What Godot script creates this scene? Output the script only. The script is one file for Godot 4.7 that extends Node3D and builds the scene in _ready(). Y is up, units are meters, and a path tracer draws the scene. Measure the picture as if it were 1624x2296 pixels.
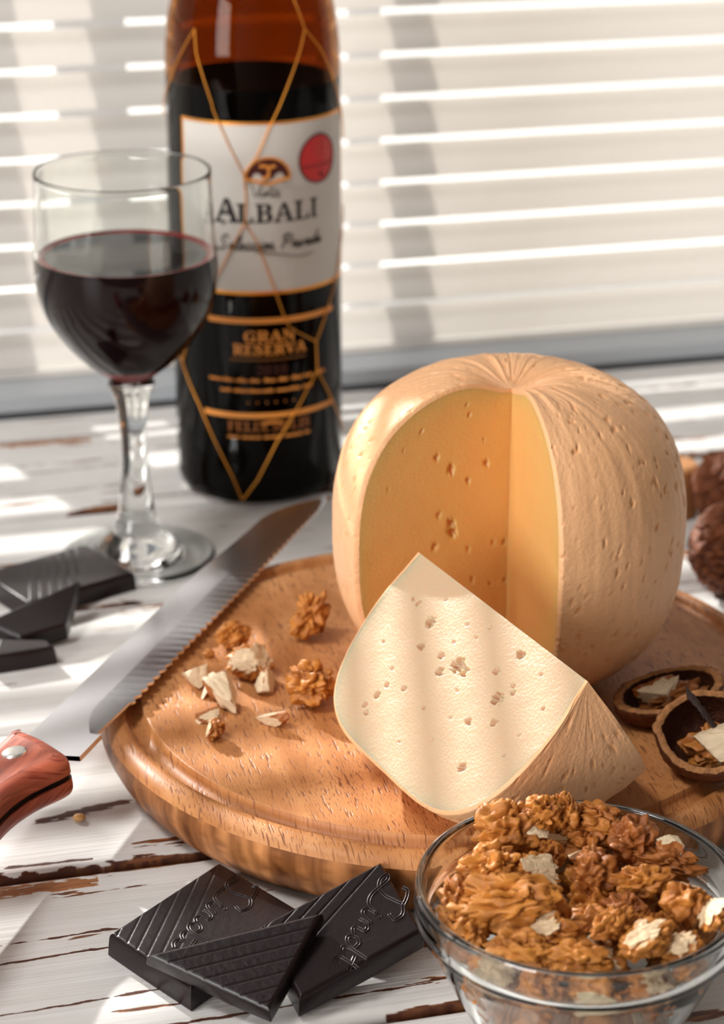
extends Node3D

# ---------------------------------------------------------------- mesh builder
class MB:
	var v := PackedVector3Array()
	var uv := PackedVector2Array()
	var c := PackedColorArray()
	var ix := PackedInt32Array()

	func p(pos: Vector3, t := Vector2.ZERO, col := Color.WHITE) -> int:
		v.append(pos)
		uv.append(t)
		c.append(col)
		return v.size() - 1

	func tri(a: int, b: int, d: int) -> void:
		ix.append(a)
		ix.append(b)
		ix.append(d)

	func quad(a: int, b: int, d: int, e: int) -> void:
		tri(a, b, d)
		tri(a, d, e)

	# nu x nv points, row i / column j from f(i, j); wrapped rows share their points
	func grid(nu: int, nv: int, f: Callable, wrap_u := false, wrap_v := false, fuv = null, fc = null) -> int:
		var first := v.size()
		for i in nu:
			for j in nv:
				var t := Vector2(float(i) / nu, float(j) / nv)
				if fuv != null:
					t = fuv.call(i, j)
				var col := Color.WHITE
				if fc != null:
					col = fc.call(i, j)
				p(f.call(i, j), t, col)
		for i in (nu if wrap_u else nu - 1):
			for j in (nv if wrap_v else nv - 1):
				var i2 := (i + 1) % nu
				var j2 := (j + 1) % nv
				quad(first + i * nv + j, first + i2 * nv + j, first + i2 * nv + j2, first + i * nv + j2)
		return first

	func fan(ring: Array, centre: Vector3, flip := false) -> void:
		var k := p(centre)
		for i in ring.size():
			var a: int = ring[i]
			var b: int = ring[(i + 1) % ring.size()]
			if flip:
				tri(k, b, a)
			else:
				tri(k, a, b)

	func box(lo: Vector3, hi: Vector3) -> void:
		# six faces, each with corners of its own
		for ax in 3:
			for s in 2:
				var q: Array = []
				for k in 4:
					var w := Vector3()
					w[ax] = hi[ax] if s else lo[ax]
					var b1 := (ax + 1) % 3
					var b2 := (ax + 2) % 3
					w[b1] = hi[b1] if k in [1, 2] else lo[b1]
					w[b2] = hi[b2] if k in [2, 3] else lo[b2]
					q.append(p(w, Vector2(w[b1], w[b2])))
				if s:
					quad(q[3], q[2], q[1], q[0])
				else:
					quad(q[0], q[1], q[2], q[3])

	# points of a section swept along a line of points
	func tube(line: PackedVector3Array, radius: float, sides := 6, closed := false) -> void:
		var n := line.size()
		var up := Vector3(0.31, 0.87, 0.38).normalized()
		var rings: Array = []
		for i in n:
			var a: Vector3 = line[(i - 1 + n) % n] if closed else line[maxi(i - 1, 0)]
			var b: Vector3 = line[(i + 1) % n] if closed else line[mini(i + 1, n - 1)]
			var d := (b - a).normalized()
			var s := d.cross(up).normalized()
			var t := s.cross(d)
			var ring: Array = []
			for k in sides:
				var g := TAU * k / sides
				ring.append(p(line[i] + (s * cos(g) + t * sin(g)) * radius))
			rings.append(ring)
		for i in (n if closed else n - 1):
			var r0: Array = rings[i]
			var r1: Array = rings[(i + 1) % n]
			for k in sides:
				var k2 := (k + 1) % sides
				quad(r0[k], r1[k], r1[k2], r0[k2])
		if not closed:
			fan(rings[0], line[0])
			fan(rings[n - 1], line[n - 1], true)

	# a profile of (radius, height) spun about y; several segments keep their corners sharp
	func lathe(segments: Array, sides: int, loop := false) -> void:
		for seg: PackedVector2Array in segments:
			var n := seg.size()
			grid(sides, n, func(i: int, j: int) -> Vector3:
				var g := TAU * i / sides
				return Vector3(seg[j].x * sin(g), seg[j].y, seg[j].x * cos(g)), true, loop,
				func(i: int, j: int) -> Vector2: return Vector2(float(i) / sides, seg[j].y))

	func volume() -> float:
		var s := 0.0
		for i in range(0, ix.size(), 3):
			s += v[ix[i]].dot(v[ix[i + 1]].cross(v[ix[i + 2]]))
		return s

	# turned: put the outside out by the sign of the volume (closed shapes only)
	func commit(into: ArrayMesh = null, turned := true) -> ArrayMesh:
		if turned and volume() > 0.0:
			for i in range(0, ix.size(), 3):
				var a := ix[i]
				ix[i] = ix[i + 1]
				ix[i + 1] = a
		var n := PackedVector3Array()
		n.resize(v.size())
		for i in range(0, ix.size(), 3):
			var a := v[ix[i]]
			var w := (v[ix[i + 2]] - a).cross(v[ix[i + 1]] - a)
			n[ix[i]] += w
			n[ix[i + 1]] += w
			n[ix[i + 2]] += w
		for i in n.size():
			n[i] = n[i].normalized() if n[i].length_squared() > 0.0 else Vector3.UP
		var a := []
		a.resize(Mesh.ARRAY_MAX)
		a[Mesh.ARRAY_VERTEX] = v
		a[Mesh.ARRAY_NORMAL] = n
		a[Mesh.ARRAY_TEX_UV] = uv
		a[Mesh.ARRAY_COLOR] = c
		a[Mesh.ARRAY_INDEX] = ix
		var m := into if into else ArrayMesh.new()
		m.add_surface_from_arrays(Mesh.PRIMITIVE_TRIANGLES, a)
		return m


# ---------------------------------------------------------------- naming
func thing(called: String, label: String, category: String, at := Vector3.ZERO, group := "") -> Node3D:
	var o := Node3D.new()
	o.name = called
	o.position = at
	add_child(o, true)
	return tag(o, label, category, group)


func tag(o: Node3D, label: String, category: String, group := "") -> Node3D:
	o.set_meta("label", label)
	o.set_meta("category", category)
	if group:
		o.set_meta("group", group)
	return o


func part(called: String, m: Mesh, mat: Material, parent: Node) -> MeshInstance3D:
	var o := MeshInstance3D.new()
	o.name = called
	o.mesh = m
	if mat:
		o.material_override = mat
	parent.add_child(o, true)
	return o


func solo(called: String, m: Mesh, mat: Material, at: Vector3, label: String, category: String, group := "") -> MeshInstance3D:
	var o := part(called, m, mat, self)
	o.position = at
	tag(o, label, category, group)
	return o


func structure(called: String, m: Mesh, mat: Material, label := "", parent: Node = self) -> MeshInstance3D:
	var o := part(called, m, mat, parent)
	o.set_meta("kind", "structure")
	if label:
		o.set_meta("label", label)
	return o


# ---------------------------------------------------------------- materials
func mat(col: Color, rough := 0.6, metal := 0.0, spec := 0.5) -> StandardMaterial3D:
	var m := StandardMaterial3D.new()
	m.albedo_color = col
	m.roughness = rough
	m.metallic = metal
	m.metallic_specular = spec
	return m


func lin(r: float, g: float, b: float) -> Color:
	return Color(r, g, b).linear_to_srgb()


func glass(col: Color) -> StandardMaterial3D:
	var m := mat(Color(col.r, col.g, col.b, 0.0), 0.0)
	m.refraction_enabled = true
	m.refraction_scale = 0.05
	return m


func noise(seed_: int, freq: float, octaves := 3, type := FastNoiseLite.TYPE_SIMPLEX_SMOOTH) -> FastNoiseLite:
	var n := FastNoiseLite.new()
	n.seed = seed_
	n.frequency = freq
	n.noise_type = type
	n.fractal_type = FastNoiseLite.FRACTAL_FBM if octaves > 1 else FastNoiseLite.FRACTAL_NONE
	n.fractal_octaves = octaves
	return n


# a noise picture, stretched: made at (w / sx, h / sy) and enlarged
func field(n: FastNoiseLite, w: int, h: int, sx := 1, sy := 1) -> PackedByteArray:
	var im := n.get_image(w / sx, h / sy, false, false, true)
	im.resize(w, h, Image.INTERPOLATE_CUBIC)
	im.convert(Image.FORMAT_L8)
	return im.get_data()


func texture(w: int, h: int, data: PackedByteArray, format := Image.FORMAT_RGB8) -> ImageTexture:
	return ImageTexture.create_from_image(Image.create_from_data(w, h, false, format, data))


func bump(m: StandardMaterial3D, t: Texture2D, cm: float) -> StandardMaterial3D:
	m.heightmap_enabled = true
	m.heightmap_texture = t
	m.heightmap_scale = cm
	return m


func smooth(a: float, b: float, x: float) -> float:
	return smoothstep(a, b, x)


func curve(pts: PackedVector2Array, steps: int) -> PackedVector2Array:
	var out := PackedVector2Array()
	for i in pts.size() - 1:
		var a := pts[maxi(i - 1, 0)]
		var b := pts[i]
		var d := pts[i + 1]
		var e := pts[mini(i + 2, pts.size() - 1)]
		for k in steps:
			out.append(b.cubic_interpolate(d, a, e, float(k) / steps))
	out.append(pts[pts.size() - 1])
	return out


# ---------------------------------------------------------------- shared state
const YAW := 14.0                         # the window wall and the planks are turned by this against the lens
const LAMP_LIGHT := 2.3                    # unseen ceiling lamp, set to light the table
const SIDE_LIGHT := 9.5                   # unseen window behind the lens, set to light the fronts
const TOP := 0.024                        # height of the board's face
var setting_turn: Transform3D
var M := {}


func _ready() -> void:
	setting_turn = Transform3D(Basis(Vector3.UP, deg_to_rad(YAW)), Vector3.ZERO)
	view_and_light()
	make_materials()
	room()
	unseen_ceiling_lamp()
	table()
	blind()
	board()
	cheese_wheel()
	cheese_wedge()
	wine_bottle()
	wine_glass()
	nut_bowl()
	knife()
	chocolate()
	nuts_on_board()
	nuts_in_bowl()
	shells_and_walnuts()
	small_things()
	for n in find_children("*", "GeometryInstance3D", true, false):
		n.cast_shadow = GeometryInstance3D.SHADOW_CASTING_SETTING_ON


# ---------------------------------------------------------------- camera, sky, sun
func view_and_light() -> void:
	var cam := Camera3D.new()
	cam.name = "camera"
	cam.position = Vector3(0, 0.375, 0)
	cam.rotation_degrees = Vector3(-22.5, 0, 0)
	var at := CameraAttributesPhysical.new()
	at.frustum_focal_length = 24.0 * 4900.0 / 2296.0
	at.frustum_near = 0.05
	at.frustum_far = 60.0
	at.frustum_focus_distance = 0.665
	at.exposure_aperture = 8.2
	cam.attributes = at
	add_child(cam)
	cam.current = true

	var sky := ProceduralSkyMaterial.new()
	sky.sky_top_color = Color(0.62, 0.74, 0.92)
	sky.sky_horizon_color = Color(0.97, 0.96, 0.95)
	sky.sky_curve = 0.25
	sky.sky_energy_multiplier = 0.36
	sky.ground_bottom_color = Color(0.66, 0.64, 0.62)
	sky.ground_horizon_color = Color(0.90, 0.89, 0.88)
	sky.ground_energy_multiplier = 0.3
	var env := Environment.new()
	env.background_mode = Environment.BG_SKY
	env.sky = Sky.new()
	env.sky.sky_material = sky
	env.tonemap_mode = Environment.TONE_MAPPER_LINEAR
	env.tonemap_exposure = 1.0
	env.sdfgi_enabled = true
	env.ssao_enabled = true
	env.ssil_enabled = true
	var we := WorldEnvironment.new()
	we.name = "world"
	we.environment = env
	add_child(we)

	# low sun behind the blind, a little to the left
	var sun := DirectionalLight3D.new()
	sun.name = "sun"
	sun.sky_mode = DirectionalLight3D.SKY_MODE_LIGHT_ONLY
	sun.light_color = Color(1.0, 0.99, 0.97)
	sun.light_energy = 3.1
	sun.light_angular_distance = 1.2
	sun.shadow_enabled = true
	add_child(sun)
	var go := setting_turn.basis * Vector3(0.36, -0.51, 1.0)
	sun.basis = Basis.looking_at(go, Vector3.UP)


# ---------------------------------------------------------------- materials of the place
func make_materials() -> void:
	M.wall = mat(Color(0.60, 0.575, 0.55), 0.85)
	M.frame = mat(Color(0.86, 0.86, 0.87), 0.35)
	M.sill = mat(Color(0.66, 0.68, 0.70), 0.4)
	M.pane = mat(Color(1, 1, 1, 0.03), 0.0)
	M.pane.transparency = BaseMaterial3D.TRANSPARENCY_ALPHA
	M.slat = mat(Color(0.86, 0.85, 0.835), 0.4)
	M.slat.backlight_enabled = true
	M.slat.backlight = Color(0.88, 0.865, 0.845)
	M.added_slab = mat(Color(0.93, 0.92, 0.90), 0.8)  # for the added floor and sill outside, bright behind the blind
	M.floor = mat(Color(0.42, 0.33, 0.26), 0.6)
	paint_texture()
	beech_texture()
	M.metal = mat(Color(0.93, 0.93, 0.95), 0.22, 1.0)
	M.glass = glass(Color(0.985, 0.995, 0.99))
	M.cup = glass(Color(0.985, 0.995, 0.99))
	M.cup.refraction_scale = 0.03
	M.bowl_glass = glass(Color(0.975, 0.995, 0.99))
	M.amber = glass(Color(0.62, 0.37, 0.07))
	M.amber.refraction_scale = 0.022
	M.wine = mat(Color(0.085, 0.012, 0.022), 0.08, 0.0, 0.1)
	M.wine_top = mat(Color(0.06, 0.006, 0.012), 0.02, 0.0, 0.7)
	M.wine_thin = mat(Color(0.60, 0.05, 0.06), 0.1, 0.0, 0.5)  # light passing through thin wine, put into the red colour
	M.wine_thin.backlight_enabled = true
	M.wine_thin.backlight = Color(0.90, 0.10, 0.08)
	M.dark_wine = mat(Color(0.012, 0.004, 0.006), 0.05, 0.0, 0.02)
	M.label = mat(Color(0.82, 0.80, 0.77), 0.55)
	M.gold = mat(Color(0.93, 0.62, 0.24), 0.35, 0.85)
	M.gold_print = mat(Color(0.93, 0.60, 0.25), 0.5, 0.1)
	M.ink = mat(Color(0.07, 0.06, 0.07), 0.5)
	M.red = mat(Color(0.82, 0.09, 0.08), 0.35)
	M.maroon = mat(Color(0.30, 0.05, 0.03), 0.5)
	M.paste = mat(Color(0.91, 0.70, 0.42), 0.42)
	M.paste.subsurf_scatter_enabled = true
	M.paste.subsurf_scatter_strength = 0.5
	M.lit_paste = mat(Color(0.765, 0.65, 0.52), 0.42)  # same cheese as the wheel; bright light on the wedge put into the colour
	M.lit_paste.subsurf_scatter_enabled = true
	M.lit_paste.subsurf_scatter_strength = 0.45
	var fine := NoiseTexture2D.new()
	fine.width = 512
	fine.height = 512
	fine.seamless = true
	fine.noise = noise(7, 0.03, 4)
	for k in ["paste", "lit_paste"]:
		M[k].uv1_triplanar = true
		M[k].uv1_scale = Vector3.ONE * 40.0
		bump(M[k], fine, 0.012)
	M.rind = mat(Color(0.94, 0.725, 0.53), 0.5)
	M.rind.vertex_color_use_as_albedo = true
	M.rind.uv1_triplanar = true
	M.rind.uv1_scale = Vector3.ONE * 30.0
	bump(M.rind, fine, 0.02)
	M.nut = mat(Color.WHITE, 0.48, 0.0, 0.42)
	M.nut.vertex_color_use_as_albedo = true
	M.nut.uv1_triplanar = true
	M.nut.uv1_scale = Vector3.ONE * 90.0
	bump(M.nut, fine, 0.008)
	M.shell = mat(Color.WHITE, 0.6, 0.0, 0.35)
	M.shell.vertex_color_use_as_albedo = true
	M.shell.uv1_triplanar = true
	M.shell.uv1_scale = Vector3.ONE * 60.0
	bump(M.shell, fine, 0.05)
	M.choc = mat(Color(0.090, 0.044, 0.055), 0.32, 0.0, 0.45)
	M.choc.uv1_triplanar = true
	M.choc.uv1_scale = Vector3.ONE * 22.0
	bump(M.choc, fine, 0.006)
	M.cork = mat(Color(0.72, 0.50, 0.30), 0.85)
	handle_texture()


func paint_texture() -> void:
	# two plank rows of worn white paint: 0.5 m long, 0.1 m wide each
	var w := 2048
	var h := 1024
	var streak := field(noise(11, 0.02, 4), w, h, 16, 1)
	var grain := field(noise(12, 0.11, 3), w, h, 32, 1)
	var chip := field(noise(13, 0.016, 5), w, h, 8, 1)
	var rag := field(noise(14, 0.09, 3), w, h, 4, 1)
	var blot := field(noise(15, 0.006, 3), w, h, 1, 1)
	var rgb := PackedByteArray()
	rgb.resize(w * h * 3)
	var hm := PackedByteArray()
	hm.resize(w * h)
	for y in h:
		var row := float(y % 512) / 512.0
		var edge := minf(row, 1.0 - row)
		var near := exp(-pow(edge / 0.020, 2.0)) * 0.40 + exp(-edge / 0.14) * 0.030
		for x in w:
			var i := y * w + x
			var cr := chip[i] / 255.0
			var rg := rag[i] / 255.0 - 0.5
			var g := grain[i] / 255.0 - 0.5
			var bl := blot[i] / 255.0 - 0.5
			var worn := smoothstep(0.800, 0.822, cr + rg * 0.12 + near * (0.75 + bl * 1.4) + g * 0.05)
			var s := streak[i] / 255.0 - 0.5
			var r0 := 0.825 + s * 0.05 + g * 0.05 + bl * 0.05
			var g0 := 0.818 + s * 0.055 + g * 0.055 + bl * 0.05
			var b0 := 0.806 + s * 0.065 + g * 0.06 + bl * 0.05
			var deep := clampf(0.45 + rg * 1.3 + near, 0.0, 1.0)
			var r1 := lerpf(0.66, 0.25, deep)
			var g1 := lerpf(0.43, 0.13, deep)
			var b1 := lerpf(0.25, 0.09, deep)
			rgb[i * 3] = int(255.0 * clampf(lerpf(r0, r1, worn), 0.0, 1.0))
			rgb[i * 3 + 1] = int(255.0 * clampf(lerpf(g0, g1, worn), 0.0, 1.0))
			rgb[i * 3 + 2] = int(255.0 * clampf(lerpf(b0, b1, worn), 0.0, 1.0))
			hm[i] = int(clampf(170.0 + g * 80.0 + s * 30.0 - worn * 120.0, 0.0, 255.0))
	# worn places with shapes of their own: row, x0, z0, x1, z1 (m along and across the row), half width
	var worn_list := [
		[1, 0.076, 0.0030, 0.106, 0.0065, 0.0042], [1, 0.050, 0.0020, 0.135, 0.0012, 0.0016], [1, 0.050, 0.0372, 0.113, 0.0352, 0.0007], [1, 0.060, 0.0470, 0.128, 0.0440, 0.0004], [1, 0.070, 0.0725, 0.126, 0.0700, 0.0005], [1, 0.110, 0.0890, 0.200, 0.0860, 0.0005],
		[0, 0.100, 0.0655, 0.126, 0.0590, 0.0013], [0, 0.088, 0.0922, 0.112, 0.0935, 0.0006], [0, 0.085, 0.0255, 0.105, 0.0235, 0.0006], [0, 0.045, 0.0962, 0.150, 0.0968, 0.0012]]
	for e in worn_list:
		var a := Vector2(e[1], e[2])
		var z := Vector2(e[3], e[4])
		var px := 2048.0 / 0.5
		var pz := 512.0 / 0.0976
		for y in range(int((minf(a.y, z.y) - e[5] * 2.5) * pz), int((maxf(a.y, z.y) + e[5] * 2.5) * pz) + 2):
			if y < 0 or y > 511:
				continue
			for x in range(int(minf(a.x, z.x) * px) - 30, int(maxf(a.x, z.x) * px) + 30):
				var i := (y + 512 * int(e[0])) * w + x
				var q := Vector2(x / px, y / pz)
				var along := clampf((q - a).dot(z - a) / (z - a).length_squared(), 0.0, 1.0)
				var d := absf(q.y - lerpf(a.y, z.y, along)) + maxf(0.0, absf(q.x - lerpf(a.x, z.x, along)) - 0.001) * 0.4
				d += (rag[i] / 255.0 - 0.5) * e[5] * 2.6 + (chip[i] / 255.0 - 0.5) * e[5] * 3.0
				var worn := smoothstep(e[5] * 1.05, e[5] * 0.85, d)
				var deep := smoothstep(0.0035, 0.0010, e[5]) * 0.8 + clampf(rag[i] / 255.0 - 0.45, 0.0, 0.5) * 0.8
				var c := Color(0.62, 0.40, 0.23).lerp(Color(0.24, 0.12, 0.085), clampf(deep, 0.0, 1.0))
				rgb[i * 3] = int(lerpf(rgb[i * 3], c.r * 255.0, worn))
				rgb[i * 3 + 1] = int(lerpf(rgb[i * 3 + 1], c.g * 255.0, worn))
				rgb[i * 3 + 2] = int(lerpf(rgb[i * 3 + 2], c.b * 255.0, worn))
				hm[i] = int(lerpf(hm[i], 60.0, worn))
	var m := mat(Color.WHITE, 0.42, 0.0, 0.4)
	m.albedo_texture = texture(w, h, rgb)
	bump(m, texture(w, h, hm, Image.FORMAT_L8), 0.035)
	M.paint = m
	M.bare = mat(Color(0.52, 0.31, 0.17), 0.75)


func beech_texture() -> void:
	# 0.26 m square, the grain along v
	var w := 2048
	var h := 2048
	var band := field(noise(21, 0.010, 3), w, h, 1, 16)
	var fleck := field(noise(22, 0.085, 2), w, h, 1, 8)
	var fleck2 := field(noise(24, 0.16, 1), w, h, 1, 4)
	var blot := field(noise(23, 0.004, 4), w, h, 1, 1)
	var rgb := PackedByteArray()
	rgb.resize(w * h * 3)
	var hm := PackedByteArray()
	hm.resize(w * h)
	for y in h:
		for x in w:
			var i := y * w + x
			var stave := float(int((x + 130.0) / 420.0) % 3) - 1.0
			var b := band[i] / 255.0 - 0.5
			var bl := blot[i] / 255.0 - 0.5
			var f := smoothstep(0.64, 0.80, fleck[i] / 255.0) * (0.65 + bl)
			f = maxf(f, 0.6 * smoothstep(0.70, 0.82, fleck2[i] / 255.0) * (0.5 + bl))
			var t := b * 0.10 + bl * 0.14 + stave * 0.025
			rgb[i * 3] = int(255.0 * clampf((0.760 + t) * (1.0 - 0.38 * f), 0.0, 1.0))
			rgb[i * 3 + 1] = int(255.0 * clampf((0.520 + t) * (1.0 - 0.48 * f), 0.0, 1.0))
			rgb[i * 3 + 2] = int(255.0 * clampf((0.315 + t * 0.9) * (1.0 - 0.52 * f), 0.0, 1.0))
			hm[i] = int(clampf(190.0 + b * 40.0 - f * 120.0, 0.0, 255.0))
	var m := mat(Color.WHITE, 0.46, 0.0, 0.42)
	m.albedo_texture = texture(w, h, rgb)
	bump(m, texture(w, h, hm, Image.FORMAT_L8), 0.03)
	M.beech = m
	# end grain of the rim: upright bands round the edge
	var w2 := 2048
	var h2 := 128
	var a := field(noise(25, 0.03, 4), w2, h2, 1, 16)
	var q := field(noise(26, 0.02, 3), w2, h2, 2, 1)
	var d := PackedByteArray()
	d.resize(w2 * h2 * 3)
	for y in h2:
		for x in w2:
			var i := y * w2 + x
			var k := a[i] / 255.0 - 0.5
			var r := sin(float(x) * 0.31 + (q[i] / 255.0) * 5.0)
			var t := k * 0.46 + r * 0.05 + (q[i] / 255.0 - 0.5) * 0.16
			d[i * 3] = int(255.0 * clampf(0.600 + t, 0.0, 1.0))
			d[i * 3 + 1] = int(255.0 * clampf(0.380 + t * 0.8, 0.0, 1.0))
			d[i * 3 + 2] = int(255.0 * clampf(0.205 + t * 0.6, 0.0, 1.0))
	var s := mat(Color.WHITE, 0.5, 0.0, 0.4)
	s.albedo_texture = texture(w2, h2, d)
	M.beech_side = s


func handle_texture() -> void:
	var w := 512
	var h := 256
	var a := field(noise(31, 0.03, 4), w, h, 8, 1)
	var b := field(noise(32, 0.10, 3), w, h, 8, 1)
	var d := PackedByteArray()
	d.resize(w * h * 3)
	for i in w * h:
		var t := a[i] / 255.0 - 0.5
		var f := smoothstep(0.60, 0.78, b[i] / 255.0)
		d[i * 3] = int(255.0 * clampf((0.66 + t * 0.28) * (1.0 - 0.22 * f), 0.0, 1.0))
		d[i * 3 + 1] = int(255.0 * clampf((0.32 + t * 0.20) * (1.0 - 0.35 * f), 0.0, 1.0))
		d[i * 3 + 2] = int(255.0 * clampf((0.22 + t * 0.16) * (1.0 - 0.35 * f), 0.0, 1.0))
	var m := mat(Color.WHITE, 0.38, 0.0, 0.5)
	m.albedo_texture = texture(w, h, d)
	M.handle = m


# ---------------------------------------------------------------- the room
func boxmesh(lo: Vector3, hi: Vector3) -> ArrayMesh:
	var b := MB.new()
	b.box(lo, hi)
	return b.commit()


func room() -> void:
	var x0 := -2.3
	var x1 := 2.5
	var z0 := -1.10
	var z1 := 2.6
	var y0 := -0.75
	var y1 := 1.85
	var t := 0.2
	var put := func(called: String, b: MB, m: Material) -> MeshInstance3D:
		var o := structure(called, b.commit(), m)
		o.transform = setting_turn
		return o
	var b := MB.new()
	b.box(Vector3(x0 - t, y0 - t, z0 - t), Vector3(x1 + t, y0, z1 + t))
	put.call("floor", b, M.floor)
	b = MB.new()
	b.box(Vector3(x0 - t, y1, z0 - t), Vector3(x1 + t, y1 + t, z1 + t))
	put.call("ceiling", b, M.wall)
	# window wall with its opening
	var wx0 := -0.95
	var wx1 := 1.65
	var wy0 := 0.0
	var wy1 := 1.40
	b = MB.new()
	b.box(Vector3(x0, y0, z0 - t), Vector3(wx0, y1, z0))
	b.box(Vector3(wx1, y0, z0 - t), Vector3(x1, y1, z0))
	b.box(Vector3(wx0, y0, z0 - t), Vector3(wx1, wy0, z0))
	b.box(Vector3(wx0, wy1, z0 - t), Vector3(wx1, y1, z0))
	put.call("wall_window", b, M.wall)
	b = MB.new()
	b.box(Vector3(x1, y0, z0 - t), Vector3(x1 + t, y1, z1))
	put.call("wall_right", b, M.wall)
	b = MB.new()
	b.box(Vector3(x0 - t, y0, z1), Vector3(x1 + t, y1, z1 + t))
	put.call("wall_back", b, M.wall)
	# left wall with a tall unseen window behind the lens, lighting from the left
	var lz0 := 0.55
	var lz1 := 2.05
	var ly1 := 1.55
	b = MB.new()
	b.box(Vector3(x0 - t, y0, z0 - t), Vector3(x0, y1, lz0))
	b.box(Vector3(x0 - t, y0, lz1), Vector3(x0, y1, z1))
	b.box(Vector3(x0 - t, y0, lz0), Vector3(x0, 0.0, lz1))
	b.box(Vector3(x0 - t, ly1, lz0), Vector3(x0, y1, lz1))
	put.call("wall_left", b, M.wall)
	var f := MB.new()
	for s in [lz0, (lz0 + lz1) / 2 - 0.03, lz1 - 0.06]:
		f.box(Vector3(x0 - 0.11, 0.0, s), Vector3(x0 - 0.06, ly1, s + 0.06))
	f.box(Vector3(x0 - 0.108, 0.0, lz0), Vector3(x0 - 0.062, 0.06, lz1))
	f.box(Vector3(x0 - 0.108, 1.02, lz0), Vector3(x0 - 0.062, 1.07, lz1))
	f.box(Vector3(x0 - 0.108, ly1 - 0.06, lz0), Vector3(x0 - 0.062, ly1, lz1))
	var unseen_side_window: MeshInstance3D = put.call("unseen_window_2", f, M.frame)
	var sp := MB.new()
	sp.box(Vector3(x0 - 0.087, 0.05, lz0 + 0.05), Vector3(x0 - 0.083, ly1 - 0.05, lz1 - 0.05))
	part("pane", sp.commit(), M.pane, unseen_side_window)
	# area light of that unseen window, lights the fronts of things
	var l := AreaLight3D.new()
	l.name = "unseen_side_daylight"
	l.area_size = Vector2(lz1 - lz0 - 0.12, ly1 - 0.12)
	l.light_energy = SIDE_LIGHT
	l.light_color = Color(1.0, 0.99, 0.985)
	l.area_range = 12.0
	l.area_attenuation = 2.0
	l.shadow_enabled = true
	add_child(l, true)
	l.transform = setting_turn * Transform3D(Basis(Vector3.UP, -PI / 2), Vector3(x0 - 0.05, ly1 / 2, (lz0 + lz1) / 2))
	# frame of the window behind the blind, its mullions, its pane
	var fr := MB.new()
	var zf := -1.215
	fr.box(Vector3(wx0, wy0, zf), Vector3(wx1, 0.012, zf + 0.06))
	fr.box(Vector3(wx0, wy1 - 0.06, zf), Vector3(wx1, wy1, zf + 0.06))
	for s in [[wx0, 0.06], [0.80, 0.06], [wx1 - 0.06, 0.06]]:
		fr.box(Vector3(s[0], wy0 + 0.011, zf + 0.002), Vector3(s[0] + s[1], wy1 - 0.06, zf + 0.058))
	for s in [[0.022, 0.054], [0.1175, 0.036], [0.2695, 0.018]]:
		fr.box(Vector3(s[0], wy0 + 0.001, -1.126), Vector3(s[0] + s[1], wy1 - 0.001, -1.112))
	var win: MeshInstance3D = put.call("window_1", fr, M.frame)
	var pn := MB.new()
	pn.box(Vector3(wx0 + 0.05, 0.010, zf + 0.028), Vector3(wx1 - 0.05, wy1 - 0.055, zf + 0.032))
	part("pane", pn.commit(), M.pane, win)
	part("added_outer_sill", boxmesh(Vector3(wx0, -0.002, -1.34), Vector3(wx1, 0.003, -1.10)), M.added_slab, win)  # added pale sill, bright through the lowest gaps of the blind
	# added pale floor outside; its sunlit top whitens the gaps between slats
	var bf := MB.new()
	bf.box(Vector3(-4.0, -0.45, -6.5), Vector3(5.0, -0.06, -1.31))
	put.call("added_floor_outside", bf, M.added_slab)
	# ledge between the table and the blind
	var sl := MB.new()
	sl.box(Vector3(-1.2, 0.0030, -1.098), Vector3(1.9, 0.0105, -1.040))
	sl.box(Vector3(-1.2, -0.03, -1.098), Vector3(1.9, 0.0030, -1.062))
	put.call("trim_1", sl, M.sill)


# flat ceiling lamp out of view, placed to light the table top
func unseen_ceiling_lamp() -> void:
	var at := setting_turn * Vector3(-0.85, 1.85, -0.50)
	var t := thing("unseen_ceiling_lamp", "unseen flat round ceiling lamp, placed to light the table from above", "lamp", at)
	var b := MB.new()
	b.lathe([PackedVector2Array([Vector2(0.0001, -0.0005), Vector2(0.30, -0.0005), Vector2(0.305, -0.03), Vector2(0.300, -0.05), Vector2(0.290, -0.05), Vector2(0.288, -0.040), Vector2(0.0001, -0.040)])], 48)
	part("lamp_housing", b.commit(), M.frame, t)
	var d := MB.new()
	d.lathe([PackedVector2Array([Vector2(0.0001, -0.0420), Vector2(0.285, -0.0420), Vector2(0.286, -0.0440), Vector2(0.285, -0.0460), Vector2(0.0001, -0.0460)])], 48)
	var glow := mat(Color(0.9, 0.88, 0.84), 0.6)
	glow.emission_enabled = true
	glow.emission = Color(1.0, 0.95, 0.88)
	glow.emission_energy_multiplier = 1.0
	part("lamp_diffuser", d.commit(), glow, t)
	var l := AreaLight3D.new()
	l.name = "unseen_ceiling_light"
	l.area_size = Vector2(0.50, 0.50)
	l.light_energy = LAMP_LIGHT
	l.light_color = Color(1.0, 0.99, 0.985)
	l.area_range = 12.0
	l.area_attenuation = 2.0
	l.shadow_enabled = true
	add_child(l, true)
	l.transform = setting_turn * Transform3D(Basis(Vector3.RIGHT, -PI / 2), Vector3(-0.85, 1.798, -0.50))


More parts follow.
